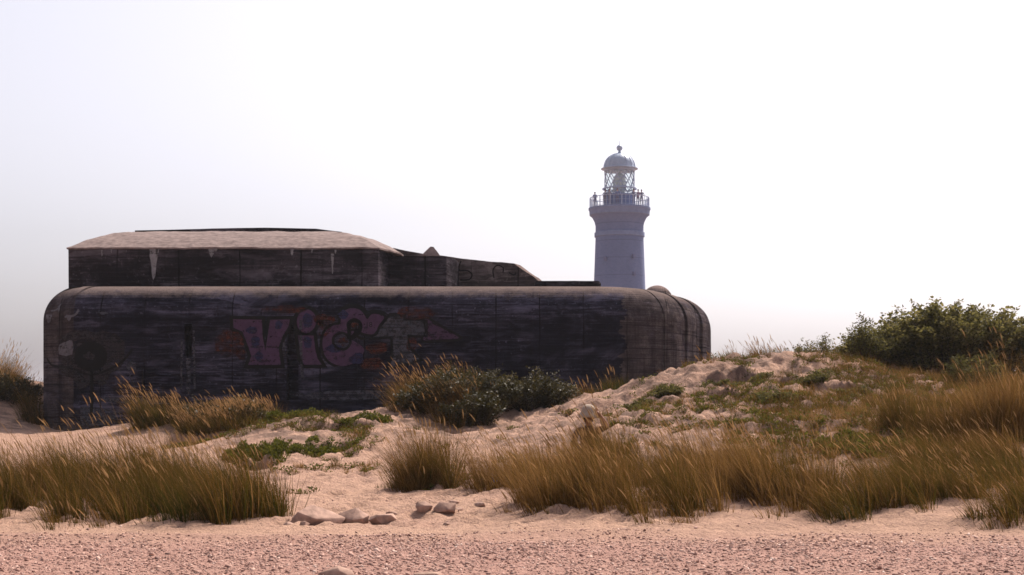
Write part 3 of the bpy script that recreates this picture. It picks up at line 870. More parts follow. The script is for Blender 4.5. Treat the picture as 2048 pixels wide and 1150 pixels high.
# ------------------------------------------------------------------ litter
def scrap(label, px, py, w, h, mat, seed, extra=None):
    D = gd(py, px); x = X(px, D)
    n = 14
    u, v = np.meshgrid(np.linspace(-.5, .5, n), np.linspace(0, 1, n)); u, v = u.ravel(), v.ravel()
    crease = fbm(u * 5 + seed, v * 5, seed, 4)
    V = np.stack([u * w * (1 - .25 * v) + .02 * fbm(v * 3, u * 2, seed + 3, 2), .10 * v * w * 2 + .06 * crease + .05 * np.sin(u * 6), v * h + .03 * crease], 1)
    i = (np.arange(n - 1)[None] + np.arange(n - 1)[:, None] * n).ravel()
    o = link('plastic_scrap', np_mesh('scrap', V, np.stack([i, i + 1, i + n + 1, i + n], 1)), mat, None, True)
    o.location = (x, D, float(H(x, D)) - .02)
    md = o.modifiers.new('thickness', 'SOLIDIFY'); md.thickness = .004
    tag(o, label, 'litter', 'plastic litter in the sand')
    return o


M['blue'] = mat_plain('blue_plastic', (.02, .11, .42), .35, .2, 8, .5)
M['navy'] = mat_plain('navy_plastic', (.018, .016, .06), .5, .3, 8, .4)
M['orange_plastic'] = mat_plain('orange_plastic', (.45, .10, .03), .5, .2, 8, .4)
scrap('bright blue plastic scrap at the foot of the right hand grass bank', 990, 972, .13, .17, M['blue'], 3)
s2 = scrap('dark navy plastic scrap with an orange tab under the rounded tuft', 846, 952, .26, .24, M['navy'], 9)
tb = bmesh.new(); bmesh.ops.create_cube(tb, size=1, matrix=Matrix.Translation((.015, -.05, .20)) @ Matrix.Rotation(.2, 4, 'Y') @ Matrix.Diagonal((.03, .008, .08, 1)))
bmesh.ops.bevel(tb, geom=tb.edges[:], offset=.003, segments=2, affect='EDGES')
link('tab', bm_mesh(tb, 'tab'), M['orange_plastic'], s2)


# ------------------------------------------------------------------ bunker
BH, BR = 5.72, 1.28
BO = Vector((-4.5, 50.0, .4))
bunker = empty('bunker', BO, 'long dark concrete bunker with rounded edges, stepped roof and faded graffiti', 'bunker')


def arc_resample(pts, step, breaks):
    pts = np.array(pts, float)
    seg = np.linalg.norm(np.diff(pts, axis=0), axis=1); s = np.concatenate([[0], np.cumsum(seg)])
    ss = np.unique(np.concatenate([np.arange(0, s[-1], step), s] + [np.array([b - .006, b + .006]) for b in breaks if b + .006 < s[-1]]))
    ss = ss[np.concatenate([[True], np.diff(ss) > .004])]
    return np.stack([np.interp(ss, s, pts[:, 0]), np.interp(ss, s, pts[:, 1])], 1), ss


def bez(p0, p1, p2, p3, n):
    t = np.linspace(0, 1, n)[:, None]
    p0, p1, p2, p3 = map(np.array, (p0, p1, p2, p3))
    return ((1 - t) ** 3 * p0 + 3 * (1 - t) ** 2 * t * p1 + 3 * (1 - t) * t * t * p2 + t ** 3 * p3)


LX = X(85, 51)
outline = [(LX, 62.), (LX, 51.1), (LX + .25, 50.75), (X(146, 50) - .2, 50.05), (X(146, 50), 50.0), (3.1, 50.0)]
outline += [tuple(p) for p in bez((3.1, 50.0), (4.6, 50.05), (5.7, 51.3), (6.5, 53.0), 14)[1:]]
outline += [(7.05, 54.4), (7.7, 56.2), (8.15, 57.6), (8.38, 58.8), (8.42, 62.)]


_ox = [p[0] for p in outline[1:6]]; _oy = [p[1] for p in outline[1:6]]


def wall_y(z, x=0.0):
    """front face of the lower body at height z (x matters on the bevelled left end)"""
    yb = 50.0 if x > _ox[-2] else float(np.interp(x, _ox, _oy))
    if z <= BH - BR: return yb
    s = min(1., (z - (BH - BR)) / BR)
    return yb + BR * (1 - math.sqrt(max(0, 1 - s * s))) * (1.0 if x > _ox[-2] else 1.2)


def build_body():
    L0 = 10.9
    rg = random.Random(5)
    brk = []; b = 11.9
    while b < 45:
        brk.append(b); b += 1.57 if b < 30 else rg.uniform(.8, 1.15)
    p0_, s0_ = arc_resample(outline, .05, [])
    pxs = p0_[:, 0] / p0_[:, 1] * F + CX
    far = s0_ > 25
    brk = [b for b in brk if b < 30] + [float(s0_[far][np.argmin(np.abs(pxs[far] - q))]) for q in (1328, 1352, 1372, 1389, 1402, 1411)]
    first = len(brk) - 6
    pts, ss = arc_resample(outline, .22, brk)
    n = len(pts)
    tan = np.zeros_like(pts)
    tan[1:-1] = pts[2:] - pts[:-2]; tan[0] = pts[1] - pts[0]; tan[-1] = pts[-1] - pts[-2]
    tan /= np.linalg.norm(tan, axis=1, keepdims=True)
    nrm = np.stack([tan[:, 1], -tan[:, 0]], 1)          # outward for this direction of travel
    if nrm[n // 2, 1] > 0: nrm = -nrm
    pid = np.searchsorted(np.array(brk), ss)
    offs = np.array([rg.uniform(-.006, .006) for k in range(first + 1)] + [.05, -.03, .06, -.03, .06, -.02])
    off = offs[pid]
    nrm_in = -nrm
    zs = list(np.linspace(-1.1, BH - BR, 26)); ring = [(z, 0.) for z in zs]
    for k in range(1, 17):
        a = k / 16 * math.pi / 2
        ring.append((BH - BR + BR * math.sin(a), BR * (1 - math.cos(a))))
    V = []
    for z, ins in ring:
        fade = 1.0 if ins < BR * .95 else .2
        lum = .018 * fbm(ss * .8, np.full(n, z) * 1.1, 7, 4) * (1 if z > 1 else .5)
        xy = pts + nrm_in * (ins - off * fade)[:, None] + nrm * np.maximum(lum, -.01)[:, None] * (ss > 29)[:, None]
        V.append(np.concatenate([xy, np.full((n, 1), z)], 1))
    m = len(ring)
    V = np.concatenate(V)
    bm = bmesh.new()
    vs = [bm.verts.new(tuple(v - np.array(BO))) for v in V]
    for j in range(m - 1):
        for i in range(n - 1):
            bm.faces.new((vs[j * n + i], vs[j * n + i + 1], vs[(j + 1) * n + i + 1], vs[(j + 1) * n + i]))
    # back wall and roof
    top = [vs[(m - 1) * n + i] for i in range(n)]
    bk = [vs[j * n + n - 1] for j in range(m)] + [vs[j * n] for j in range(m - 1, -1, -1)]
    bm.faces.new(bk); bm.faces.new(top); bm.faces.new([vs[i] for i in range(n)][::-1])
    bmesh.ops.recalc_face_normals(bm, faces=bm.faces[:])
    bmesh.ops.triangulate(bm, faces=[f for f in bm.faces if len(f.verts) > 4])
    me = bpy.data.meshes.new('lower_body'); bm.to_mesh(me); bm.free()
    # cut the two narrow slots
    tmp = bpy.data.objects.new('tmp', me); COL.objects.link(tmp)
    cut = bmesh.new()
    for px0, px1, py0, py1 in SLOTS:
        a = P(px0, py1, 50); b_ = P(px1, py0, 50)
        bmesh.ops.create_cube(cut, size=1, matrix=Matrix.Translation(((a.x + b_.x) / 2 - BO.x, .0, (a.z + b_.z) / 2 - BO.z)) @ Matrix.Diagonal((b_.x - a.x, 1.3, b_.z - a.z, 1)))
    cme = bpy.data.meshes.new('cut'); cut.to_mesh(cme); cut.free()
    co = bpy.data.objects.new('cut', cme); COL.objects.link(co)
    md = tmp.modifiers.new('b', 'BOOLEAN'); md.operation = 'DIFFERENCE'; md.object = co; md.solver = 'EXACT'
    dg = bpy.context.evaluated_depsgraph_get()
    res = bpy.data.meshes.new_from_object(tmp.evaluated_get(dg))
    bpy.data.objects.remove(tmp); bpy.data.objects.remove(co)
    res.name = 'lower_body'
    if len(res.polygons) < 1000: res = me
    o = link('lower_body', res, None, bunker)
    res.materials.clear(); res.materials.append(M['wall'])
    sm = [abs(p.normal.z) < .98 for p in res.polygons]
    res.polygons.foreach_set('use_smooth', sm)
    res.set_sharp_from_angle(angle=math.radians(22))
    return o


SLOTS = [(369, 384, 648, 712), (573, 597, 640, 800)]
body = build_body()
body['label'] = 'dark board marked lower storey with rounded top edge'


def prism(bm, poly, z0, z1=None, tops=None):
    """vertical prism from plan polygon (world xy); tops gives a height for each corner"""
    n = len(poly)
    lo = [bm.verts.new((x - BO.x, y - BO.y, z0 - BO.z)) for x, y in poly]
    hi = [bm.verts.new((x - BO.x, y - BO.y, (tops[k] if tops else z1) - BO.z)) for k, (x, y) in enumerate(poly)]
    for k in range(n):
        bm.faces.new((lo[k], lo[(k + 1) % n], hi[(k + 1) % n], hi[k]))
    bm.faces.new(hi); bm.faces.new(lo[::-1])
    return lo, hi


def rough(bm, cut_len=.35, amp=.012, seed=3):
    bmesh.ops.recalc_face_normals(bm, faces=bm.faces[:])
    bmesh.ops.triangulate(bm, faces=bm.faces[:])
    for _ in range(5):
        ed = [e for e in bm.edges if e.calc_length() > cut_len]
        if not ed: break
        bmesh.ops.subdivide_edges(bm, edges=ed, cuts=1)
        bmesh.ops.triangulate(bm, faces=[f for f in bm.faces if len(f.verts) > 3])
    c = np.array([v.co[:] for v in bm.verts])
    d = np.stack([fbm(c[:, 1] * 2 + c[:, 0], c[:, 2] * 2.3, seed, 4), fbm(c[:, 0] * 1.7, c[:, 2] * 2.1 + c[:, 1], seed + 5, 4), fbm(c[:, 0] * 1.9, c[:, 1] * 2.0, seed + 9, 4)], 1) * amp
    for v, k in zip(bm.verts, d): v.co += Vector(k)
    return bm


# upper tier: a low block with a hipped, sloping concrete roof
TY = 52.7
tl, tr = X(137, TY), X(757, TY)
eave = P(400, 499, TY).z
tier_plan = [(tl, TY), (tr, TY), (X(783, 54.6), 54.6), (X(783, 54.6) + .4, 60.7), (tl - .2, 60.7)]
bm = bmesh.new(); prism(bm, tier_plan, BH - .3, eave); rough(bm, .5, .012)
link('upper_tier', bm_mesh(bm, 'upper_tier'), M['tier'], bunker)


def ring_roof():
    """sloping roof: eave ring, a swelling middle ring and the flat top"""
    e = [(tl - .03, TY - .03), (tr + .05, TY - .03), (X(805, 55.2), 54.8), (X(800, 55.2), 60.6), (tl - .2, 60.6)]
    ez = eave + .012
    pl = [(X(282, 56.2), 55.8), (X(668, 56.2), 55.8), (X(688, 56.7), 56.4), (X(688, 56.7), 59.2), (X(270, 56.2), 59.2)]
    pz = P(400, 466, 55.8).z
    bm = bmesh.new()
    rings = []
    for t, up in ((0, 0), (.0, .0), (.2, .30), (.45, .60), (.7, .83), (1, 1)):
        off = .09 if len(rings) == 0 else 0
        rings.append([bm.verts.new((a[0] + (b[0] - a[0]) * t - BO.x, a[1] + (b[1] - a[1]) * t - BO.y, ez + (pz - ez) * up + (0 if len(rings) == 0 else .06) - BO.z)) for a, b in zip(e, pl)])
    n = 5
    for r0, r1 in zip(rings, rings[1:]):
        for k in range(n): bm.faces.new((r0[k], r0[(k + 1) % n], r1[(k + 1) % n], r1[k]))
    bm.faces.new(rings[-1]); bm.faces.new(rings[0][::-1])
    rough(bm, .3, .045, 13)
    return bm


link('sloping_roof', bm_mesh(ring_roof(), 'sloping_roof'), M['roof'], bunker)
bm = bmesh.new()
zc = P(400, 466, 56.2).z
prism(bm, [(X(270, 56.4), 56.4), (X(684, 56.4), 56.4), (X(684, 56.4), 58.8), (X(270, 56.4), 58.8)], zc - .12,
      tops=[P(0, 461.5, 56.4).z, P(0, 466.5, 56.4).z, P(0, 466.5, 58.8).z, P(0, 461.5, 58.8).z])
bmesh.ops.subdivide_edges(bm, edges=[e for e in bm.edges if e.calc_length() > 5], cuts=7)
for v in bm.verts:      # the cap rises towards its middle
    px_ = (v.co.x + BO.x) / (v.co.y + BO.y) * F + CX
    if v.co.z + BO.z > zc: v.co.z = P(0, float(np.interp(px_, [268, 350, 400, 530, 640, 660, 690], [461, 459.5, 457.5, 455, 457.5, 459, 465])), 56.4).z - BO.z
link('roof_slab', bm_mesh(rough(bm, .6, .01), 'roof_slab'), M['tier'], bunker)

# annex block beside the tier and rubble on it
AY = 54.2
az = P(800, 512, AY).z
bm = bmesh.new(); prism(bm, [(X(774, AY), AY), (X(893, AY), AY), (X(912, 55.9), 55.9), (X(912, 55.9) + .2, 59.5), (X(774, AY), 59.5)], BH - .3, az); rough(bm, .4, .014, 23)
link('annex', bm_mesh(bm, 'annex'), M['tier'], bunker)
bm = bmesh.new(); rg = random.Random(4)
for (px, py, w) in [(862, 494, .1), (868, 495, .1), (846, 511, .2), (880, 513, .2), (855, 501, .15), (873, 503, .15), (860, 514, .3), (866, 514, .3)]:
    v = P(px, py, 55.4)
    for s in (-1, 1): bm.verts.new((v.x - BO.x + rg.uniform(-.03, .03), v.y + s * w - BO.y, v.z - BO.z))
bmesh.ops.convex_hull(bm, input=bm.verts[:])
rough(bm, .12, .03, 33)
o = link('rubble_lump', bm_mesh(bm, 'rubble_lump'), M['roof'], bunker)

# ruined wall behind the annex, broken down to the right
bm = bmesh.new()
prof = [(786, 496), (838, 506), (912, 515), (960, 521), (1028, 527), (1046, 540), (1058, 548), (1066, 553), (1074, 560), (1084, 566), (1090, 575)]
n = len(prof)
def wy(px): return 58.6 - (px - 786) / 304 * 3.4
lo = [bm.verts.new((X(p, wy(p)) - BO.x, wy(p) - BO.y, BH - .3 - BO.z)) for p, q in prof]
hi = [bm.verts.new((X(p, wy(p)) - BO.x, wy(p) - BO.y, P(p, q, wy(p)).z - BO.z)) for p, q in prof]
lo2 = [bm.verts.new((v.co.x + .25, v.co.y + .9, v.co.z)) for v in lo]
hi2 = [bm.verts.new((v.co.x + .25, v.co.y + .9, v.co.z + .02)) for v in hi]
for k in range(n - 1):
    bm.faces.new((lo[k], lo[k + 1], hi[k + 1], hi[k])); bm.faces.new((hi[k], hi[k + 1], hi2[k + 1], hi2[k])); bm.faces.new((lo2[k + 1], lo2[k], hi2[k], hi2[k + 1]))
    bm.faces.new((lo[k + 1], lo[k], lo2[k], lo2[k + 1]))
bm.faces.new((lo[0], hi[0], hi2[0], lo2[0])); bm.faces.new((lo[-1], lo2[-1], hi2[-1], hi[-1]))
link('ruined_wall', bm_mesh(rough(bm, .3, .02, 43), 'ruined_wall'), M['side'], bunker)

# low slab along the roof, and the round cupola at the right end
bm = bmesh.new()
prism(bm, [(X(1070, 52.7), 52.7), (X(1196, 52.7), 52.7), (X(1202, 53.), 53.0), (X(1202, 53.), 54.6), (X(1070, 52.7), 54.6)], BH - .3, P(0, 561.5, 52.7).z)
bmesh.ops.bevel(bm, geom=[e for e in bm.edges if min(v.co.z for v in e.verts) > BH - BO.z], offset=.05, segments=2, affect='EDGES')
link('low_slab', bm_mesh(rough(bm, .4, .01, 53), 'low_slab'), M['tier'], bunker)
bm = bmesh.new()
bmesh.ops.create_uvsphere(bm, u_segments=40, v_segments=24, radius=1)
cz = P(0, 571, 54.8).z
cc = Vector((X(1314, 54.8), 54.8, cz - .62))
for v in bm.verts:
    v.co = Vector((v.co.x * .62, v.co.y * .75, v.co.z * .62)) + cc - BO
rough(bm, .5, .012, 63)
link('cupola', bm_mesh(bm, 'cupola', True), M['side'], bunker)


# ---- graffiti: paint laid on the wall as thin sheets that follow it
def px2w(px, py):
    """wall point seen at a photo pixel"""
    D = 50.0
    for _ in range(6):
        z = EZ + (YH - py) / F * D; D = wall_y(z, X(px, D))
    return X(px, D), z


def smooth_poly(pts, n=6):
    p = np.array(pts, float); m = len(p); out = []
    for k in range(m):
        a, b, c, d = p[k - 1], p[k], p[(k + 1) % m], p[(k + 2) % m]
        for t in np.arange(n) / n:
            out.append(.5 * ((2 * b) + (c - a) * t + (2 * a - 5 * b + 4 * c - d) * t * t + (3 * b - a - 3 * c + d) * t ** 3))
    return [tuple(q) for q in out]


def grow(pts, w):
    p = np.array(pts, float)
    area = .5 * np.sum(p[:, 0] * np.roll(p[:, 1], -1) - np.roll(p[:, 0], -1) * p[:, 1])
    e = np.roll(p, -1, 0) - p; e /= np.linalg.norm(e, axis=1, keepdims=True) + 1e-9
    nn = np.stack([e[:, 1], -e[:, 0]], 1) * (1 if area > 0 else -1)
    v = nn + np.roll(nn, 1, 0); v /= np.linalg.norm(v, axis=1, keepdims=True) + 1e-9
    c = np.clip(np.sum(v * nn, 1), .55, 1)
    return [tuple(q) for q in p + v * (w / c)[:, None]]


def decal_bm(polys, lift, wall=True, D=None):
    """polys: list of (outer, [holes]) in photo pixels"""
    bm = bmesh.new()
    for outer, holes in polys:
        loops = [outer] + list(holes)
        conv = []
        for lp in loops:
            if wall: conv.append([Vector((*px2w(a, b), 0)) for a, b in lp])
            else: conv.append([Vector((X(a, D), P(a, b, D).z, 0)) for a, b in lp])
        flat = [v for lp in conv for v in lp]
        vs = [bm.verts.new((v.x, 0, v.y)) for v in flat]
        for t in tessellate_polygon(conv):
            if len(set(t)) == 3:
                try: bm.faces.new([vs[i] for i in t])
                except ValueError: pass
    bmesh.ops.remove_doubles(bm, verts=bm.verts[:], dist=.0005)
    if wall:
        for z in np.arange(BH - BR, BH, .07):
            bmesh.ops.bisect_plane(bm, geom=bm.verts[:] + bm.edges[:] + bm.faces[:], plane_co=(0, 0, z), plane_no=(0, 0, 1))
        for xx in _ox[1:]:
            bmesh.ops.bisect_plane(bm, geom=bm.verts[:] + bm.edges[:] + bm.faces[:], plane_co=(xx, 0, 0), plane_no=(1, 0, 0))
    for v in bm.verts:
        x, z = v.co.x, v.co.z
        y = (wall_y(z, x) if wall else D) - lift
        v.co = Vector((x, y, z)) - BO
    bmesh.ops.recalc_face_normals(bm, faces=bm.faces[:])
    fl = [f for f in bm.faces if f.normal.y > 0]
    if fl: bmesh.ops.reverse_faces(bm, faces=fl)
    return bm


def decal(name, polys, mat, parent, lift=.016, wall=True, D=None):
    me = bpy.data.meshes.new(name); b = decal_bm(polys, lift, wall, D); b.to_mesh(me); b.free()
    return link(name, me, mat, parent)


def g1(pts):    # coordinates read in the 4.096x crop whose corner is (440, 590)
    return [(440 + a / 4.096, 590 + b / 4.096) for a, b in pts]


V_ = g1([(108, 198), (345, 203), (350, 330), (372, 465), (392, 330), (412, 203), (575, 200), (560, 260), (520, 330), (480, 430), (500, 572), (232, 572), (258, 500), (225, 400), (185, 300), (112, 268)])
DOT = smooth_poly(g1([(715, 118), (770, 150), (790, 215), (765, 280), (710, 312), (650, 285), (630, 215), (655, 150)]), 5)
STEM = g1([(640, 330), (768, 333), (780, 440), (800, 520), (835, 570), (690, 572), (662, 520), (650, 420)])
LOOP = smooth_poly(g1([(985, 235), (1000, 150), (1070, 108), (1150, 125), (1205, 195), (1215, 190), (1255, 155), (1345, 180), (1300, 250), (1262, 320), (1150, 300), (1165, 240), (1110, 195), (1050, 225), (1055, 290), (1100, 300), (1050, 360), (1075, 365), (1180, 440), (1150, 510), (1080, 565), (990, 580), (900, 545), (850, 470), (842, 370), (870, 290), (930, 250)]), 4)
HOLE = smooth_poly(g1([(1000, 320), (1045, 345), (1060, 385), (1030, 430), (980, 430), (940, 395), (945, 345)]), 4)
TBAR = g1([(1290, 300), (1400, 165), (1505, 170), (1500, 210), (1690, 215), (1690, 330), (1530, 325), (1545, 440), (1640, 530), (1380, 600), (1420, 500), (1415, 335), (1250, 350)])
ARROW = smooth_poly(g1([(1680, 195), (1760, 235), (1870, 300), (1960, 350), (1880, 362), (1760, 365), (1665, 370), (1690, 300)]), 3)
letters = [V_, DOT, STEM, LOOP, TBAR, ARROW]
gr = decal('graffiti', [(grow(V_, 7), []), (grow(DOT, 8), []), (grow(STEM, 7), []), (grow(LOOP, 9), []), (grow(TBAR, 5), []), (grow(ARROW, 5), [])], M['black'], body, .022)
gr['label'] = 'black outlined lilac lettering reading Vic with a crossed last letter'
# sub-parts of the wall itself: letters and paint patches
for nm, poly, holes, mt in (('letter', V_, [], 'lilac'), ('letter', DOT, [], 'lilac'), ('letter', STEM, [], 'lilac'), ('letter', LOOP, [HOLE], 'lilac'), ('letter', TBAR, [], 'grey_paint'), ('letter', ARROW, [], 'faded')):
    decal(nm, [(poly, holes)], M[mt], body, .028)


def decals(name, polys, mat, parent, lift=.016, wall=True, D=None):
    for p in polys: decal(name, [p], mat, parent, lift, wall, D)


def ring(pts, w):
    return (grow(pts, w), [pts])


def blob(cx, cy, rx, ry, seed, n=22):
    a = np.arange(n) / n * 6.283
    r = 1 + .45 * fbm(np.cos(a) * 1.6 + seed, np.sin(a) * 1.6, seed, 3)
    return [(cx + rx * r[k] * math.cos(a[k]), cy + ry * r[k] * math.sin(a[k])) for k in range(n)]


decals('paint_patch', [(blob(*g1([(a, b)])[0], rx, ry, s), []) for a, b, rx, ry, s in [(520, 120, 46, 7, 3), (70, 400, 26, 26, 5), (850, 210, 22, 12, 7), (860, 260, 14, 22, 8), (1290, 440, 24, 13, 9), (1600, 150, 34, 13, 11), (1570, 400, 10, 14, 13), (1250, 560, 22, 14, 15), (170, 480, 10, 12, 17), (1010, 380, 10, 8, 18), (1105, 250, 8, 10, 19)]], M['orange'], body, .034)
decals('paint_patch', [(blob(*g1([(a, b)])[0], rx, ry, s), []) for a, b, rx, ry, s in [(260, 290, 12, 8, 23), (290, 390, 9, 12, 24), (480, 245, 8, 9, 25), (715, 215, 11, 15, 26), (720, 390, 9, 12, 27), (320, 500, 10, 10, 28), (930, 440, 15, 8, 29), (1120, 520, 14, 12, 30), (1010, 160, 10, 9, 31)]], M['blue_paint'], body, .034)


def drip(px, y0, y1, w, seed):
    rg = random.Random(seed); L = []; Rr = []
    for k in range(9):
        t = k / 8; ww = w * (1 - t) ** .3 * (1 - .45 * t) * rg.uniform(.8, 1.15) / 2
        L.append((px - ww + rg.uniform(-.6, .6), y0 + (y1 - y0) * t)); Rr.append((px + ww * 1.2 + rg.uniform(-.6, .6), y0 + (y1 - y0) * t))
    return L + Rr[::-1]


def stroke(pts, w):
    p = np.array(smooth_poly_open(pts), float)
    t = np.gradient(p, axis=0); t /= np.linalg.norm(t, axis=1, keepdims=True) + 1e-9
    nn = np.stack([-t[:, 1], t[:, 0]], 1)
    return [tuple(q) for q in p + nn * w / 2] + [tuple(q) for q in (p - nn * w / 2)[::-1]]


def smooth_poly_open(pts, n=6):
    p = [pts[0]] + list(pts) + [pts[-1]]; p = np.array(p, float); out = []
    for k in range(1, len(p) - 2):
        a, b, c, d = p[k - 1], p[k], p[k + 1], p[k + 2]
        for t in np.arange(n) / n:
            out.append(.5 * ((2 * b) + (c - a) * t + (2 * a - 5 * b + 4 * c - d) * t * t + (3 * b - a - 3 * c + d) * t ** 3))
    out.append(p[-2]); return out


decal('worn_patch', [(blob(183, 716, 66, 58, 81, 36), [])], M['worn'], body, .016)
decals('letter_outline', [ring(HOLE, 5), ring(V_, 4), ring(DOT, 4), ring(STEM, 4), ring(LOOP, 5), ring(ARROW, 3), ring(TBAR, 3),
                          (stroke(g1([(1055, 360), (1060, 290), (1055, 235), (1105, 205), (1150, 240), (1140, 300), (1090, 350)]), 8), [])], M['black_edge'], body, .034)


# painted black disc with a stem and two curling arms, left
decal('painted_flower', [(smooth_poly([(182 + 33 * math.cos(a), 713 + 30 * math.sin(a)) for a in np.arange(12) / 12 * 6.283], 3), [blob(178, 712, 11, 8, 51)]),
                         (stroke([(184, 742), (184, 780), (183, 834)], 6), []), (stroke([(150, 738), (168, 747), (184, 749), (200, 746), (230, 733), (250, 718), (265, 698)], 4), []), (stroke([(94, 716), (104, 730), (126, 734), (150, 738)], 3.5), [])], M['black'], body, .022)
decals('lime_streak', [(drip(98, 629, 646, 12, 21), []), (stroke([(103, 622), (113, 620), (119, 613), (122, 607)], 3), []), (drip(118, 614, 625, 5, 22), []), (stroke([(130, 634), (150, 630), (158, 619)], 4), []), (drip(138, 630, 642, 13, 23), []), (smooth_poly([(119, 690), (132, 684), (145, 681), (145, 709), (119, 709)], 2), [])], M['lime_old'], body, .03)
decals('lime_streak', [(blob(263, 733, 10, 9, 61), []), (blob(205, 626, 11, 3, 62), [])], M['grey_paint'], body, .022)
# pale render along the foot of the wall and pale frames of the slots
decals('pale_render', [(blob(690, 790, 95, 9, 71, 30), []), (blob(255, 800, 60, 6, 72, 30), []), ([(161, 812), (200, 815), (232, 824), (226, 850), (161, 852)], [])], M['grey_paint'], body, .018)
decals('slot_edging', [(stroke([(602, 640), (602, 700), (606, 758)], 6), []), (stroke([(568, 668), (568, 712)], 4), []), (stroke([(388, 660), (390, 780)], 4), []), (stroke([(364, 680), (363, 780)], 4), []), (stroke([(377, 716), (377, 790)], 9), [])], M['grey_paint'], body, .034)
# small number painted in the last letter
cu = bpy.data.curves.new('num', 'FONT'); cu.body = '18'; cu.size = .26; cu.align_x = 'CENTER'
to = bpy.data.objects.new('tmp', cu); COL.objects.link(to)
tm = bpy.data.meshes.new_from_object(to.evaluated_get(bpy.context.evaluated_depsgraph_get())); bpy.data.objects.remove(to)
x0, z0 = px2w(738, 654)
for v in tm.vertices: v.co = Vector((x0 + v.co.x, wall_y(z0 + v.co.y) - .036, z0 + v.co.y)) - BO
link('painted_number', tm, M['black'], body)


# lime run-offs on the upper tier, and faint tags on the ruined wall
tier_o = [c for c in bunker.children if c.name.startswith('upper_tier')][0]
decals('lime_streak', [(drip(px, a, b, w, k), []) for k, (px, a, b, w) in enumerate([(307, 496, 560, 17), (315, 496, 512, 8), (423, 494, 515, 14), (432, 494, 503, 8), (584, 495, 511, 8), (624, 498, 508, 3), (671, 500, 508, 4), (204, 500, 514, 3), (223, 498, 506, 3), (665, 505, 550, 5)])], M['lime'], tier_o, .02, False, TY)
rw = [c for c in bunker.children if c.name.startswith('ruined_wall')][0]


def wall_strokes():
    for st in ([(922, 522), (918, 533), (920, 541), (934, 541), (944, 549), (938, 559), (920, 560)], [(988, 556), (986, 540), (994, 531), (1006, 535), (1006, 545)], [(1018, 545), (1028, 550), (1032, 545)]):
        bm = bmesh.new(); pl = stroke(st, 2.6); h = len(pl) // 2
        vs = [bm.verts.new(Vector((X(a, wy(a) - .05), wy(a) - .05, P(a, b, wy(a) - .05).z)) - BO) for a, b in pl]
        for k in range(h - 1): bm.faces.new((vs[k], vs[k + 1], vs[-k - 2], vs[-k - 1]))
        link('scrawled_tag', bm_mesh(bm, 'scrawled_tag'), M['black'], rw)


wall_strokes()


# ------------------------------------------------------------------ lighthouse
LD = 158.0
LXc = X(1239, LD)
lg = float(H(LXc, LD))
light = empty('lighthouse', (LXc, LD, lg), 'tall round lighthouse with gallery and domed lantern fading in the haze', 'lighthouse')


def lz(py): return EZ + (YH - py) / F * LD - lg


def lr(px): return px / F * LD


def lathe(bm, prof, n=48, caps=True):
    rings = []
    for r, z in prof:
        rings.append([bm.verts.new((r * math.cos(2 * math.pi * k / n), r * math.sin(2 * math.pi * k / n), z)) for k in range(n)])
    for a, b in zip(rings, rings[1:]):
        for k in range(n): bm.faces.new((a[k], a[(k + 1) % n], b[(k + 1) % n], b[k]))
    if caps: bm.faces.new(rings[0][::-1]); bm.faces.new(rings[-1])


def tube(bm, p, q, r, n=6):
    p, q = Vector(p), Vector(q); d = (q - p).normalized()
    a = d.orthogonal().normalized(); b = d.cross(a)
    A = [bm.verts.new(p + (a * math.cos(t) + b * math.sin(t)) * r) for t in [2 * math.pi * k / n for k in range(n)]]
    B = [bm.verts.new(q + (a * math.cos(t) + b * math.sin(t)) * r) for t in [2 * math.pi * k / n for k in range(n)]]
    for k in range(n): bm.faces.new((A[k], A[(k + 1) % n], B[(k + 1) % n], B[k]))
    bm.faces.new(A[::-1]); bm.faces.new(B)


def lpart(name, fn, mat, parent=light, smooth=False):
    bm = bmesh.new(); fn(bm)
    o = link(name, bm_mesh(bm, name), mat, parent)
    if smooth:
        o.data.polygons.foreach_set('use_smooth', [True] * len(o.data.polygons)); o.data.set_sharp_from_angle(angle=math.radians(35))
    return o


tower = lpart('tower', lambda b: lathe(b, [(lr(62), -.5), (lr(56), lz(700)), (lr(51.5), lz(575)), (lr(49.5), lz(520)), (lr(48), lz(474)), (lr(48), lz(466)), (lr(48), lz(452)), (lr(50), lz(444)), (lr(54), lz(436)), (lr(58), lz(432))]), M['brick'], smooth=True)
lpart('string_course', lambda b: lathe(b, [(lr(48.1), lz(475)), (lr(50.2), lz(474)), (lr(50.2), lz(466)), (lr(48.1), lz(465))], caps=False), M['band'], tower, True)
for k, (px, py) in enumerate([(1209, 521), (1262, 517), (1263, 551)]):
    a = math.asin((px - 1239) / 50)
    def win(b, a=a, py=py):
        bmesh.ops.create_cube(b, size=1, matrix=Matrix.Translation((0, 0, lz(py))) @ Matrix.Rotation(a, 4, 'Z') @ Matrix.Translation((0, -lr(50.2), 0)) @ Matrix.Diagonal((.28, .5, .42, 1)))
    lpart('window', win, M['shutter'], tower)
lpart('cornice', lambda b: lathe(b, [(lr(57), lz(432.5)), (lr(60), lz(431)), (lr(60.5), lz(422)), (lr(62), lz(420)), (lr(62), lz(416.5)), (lr(40), lz(416.3))]), M['band'], smooth=True)
deck = lz(416.4)


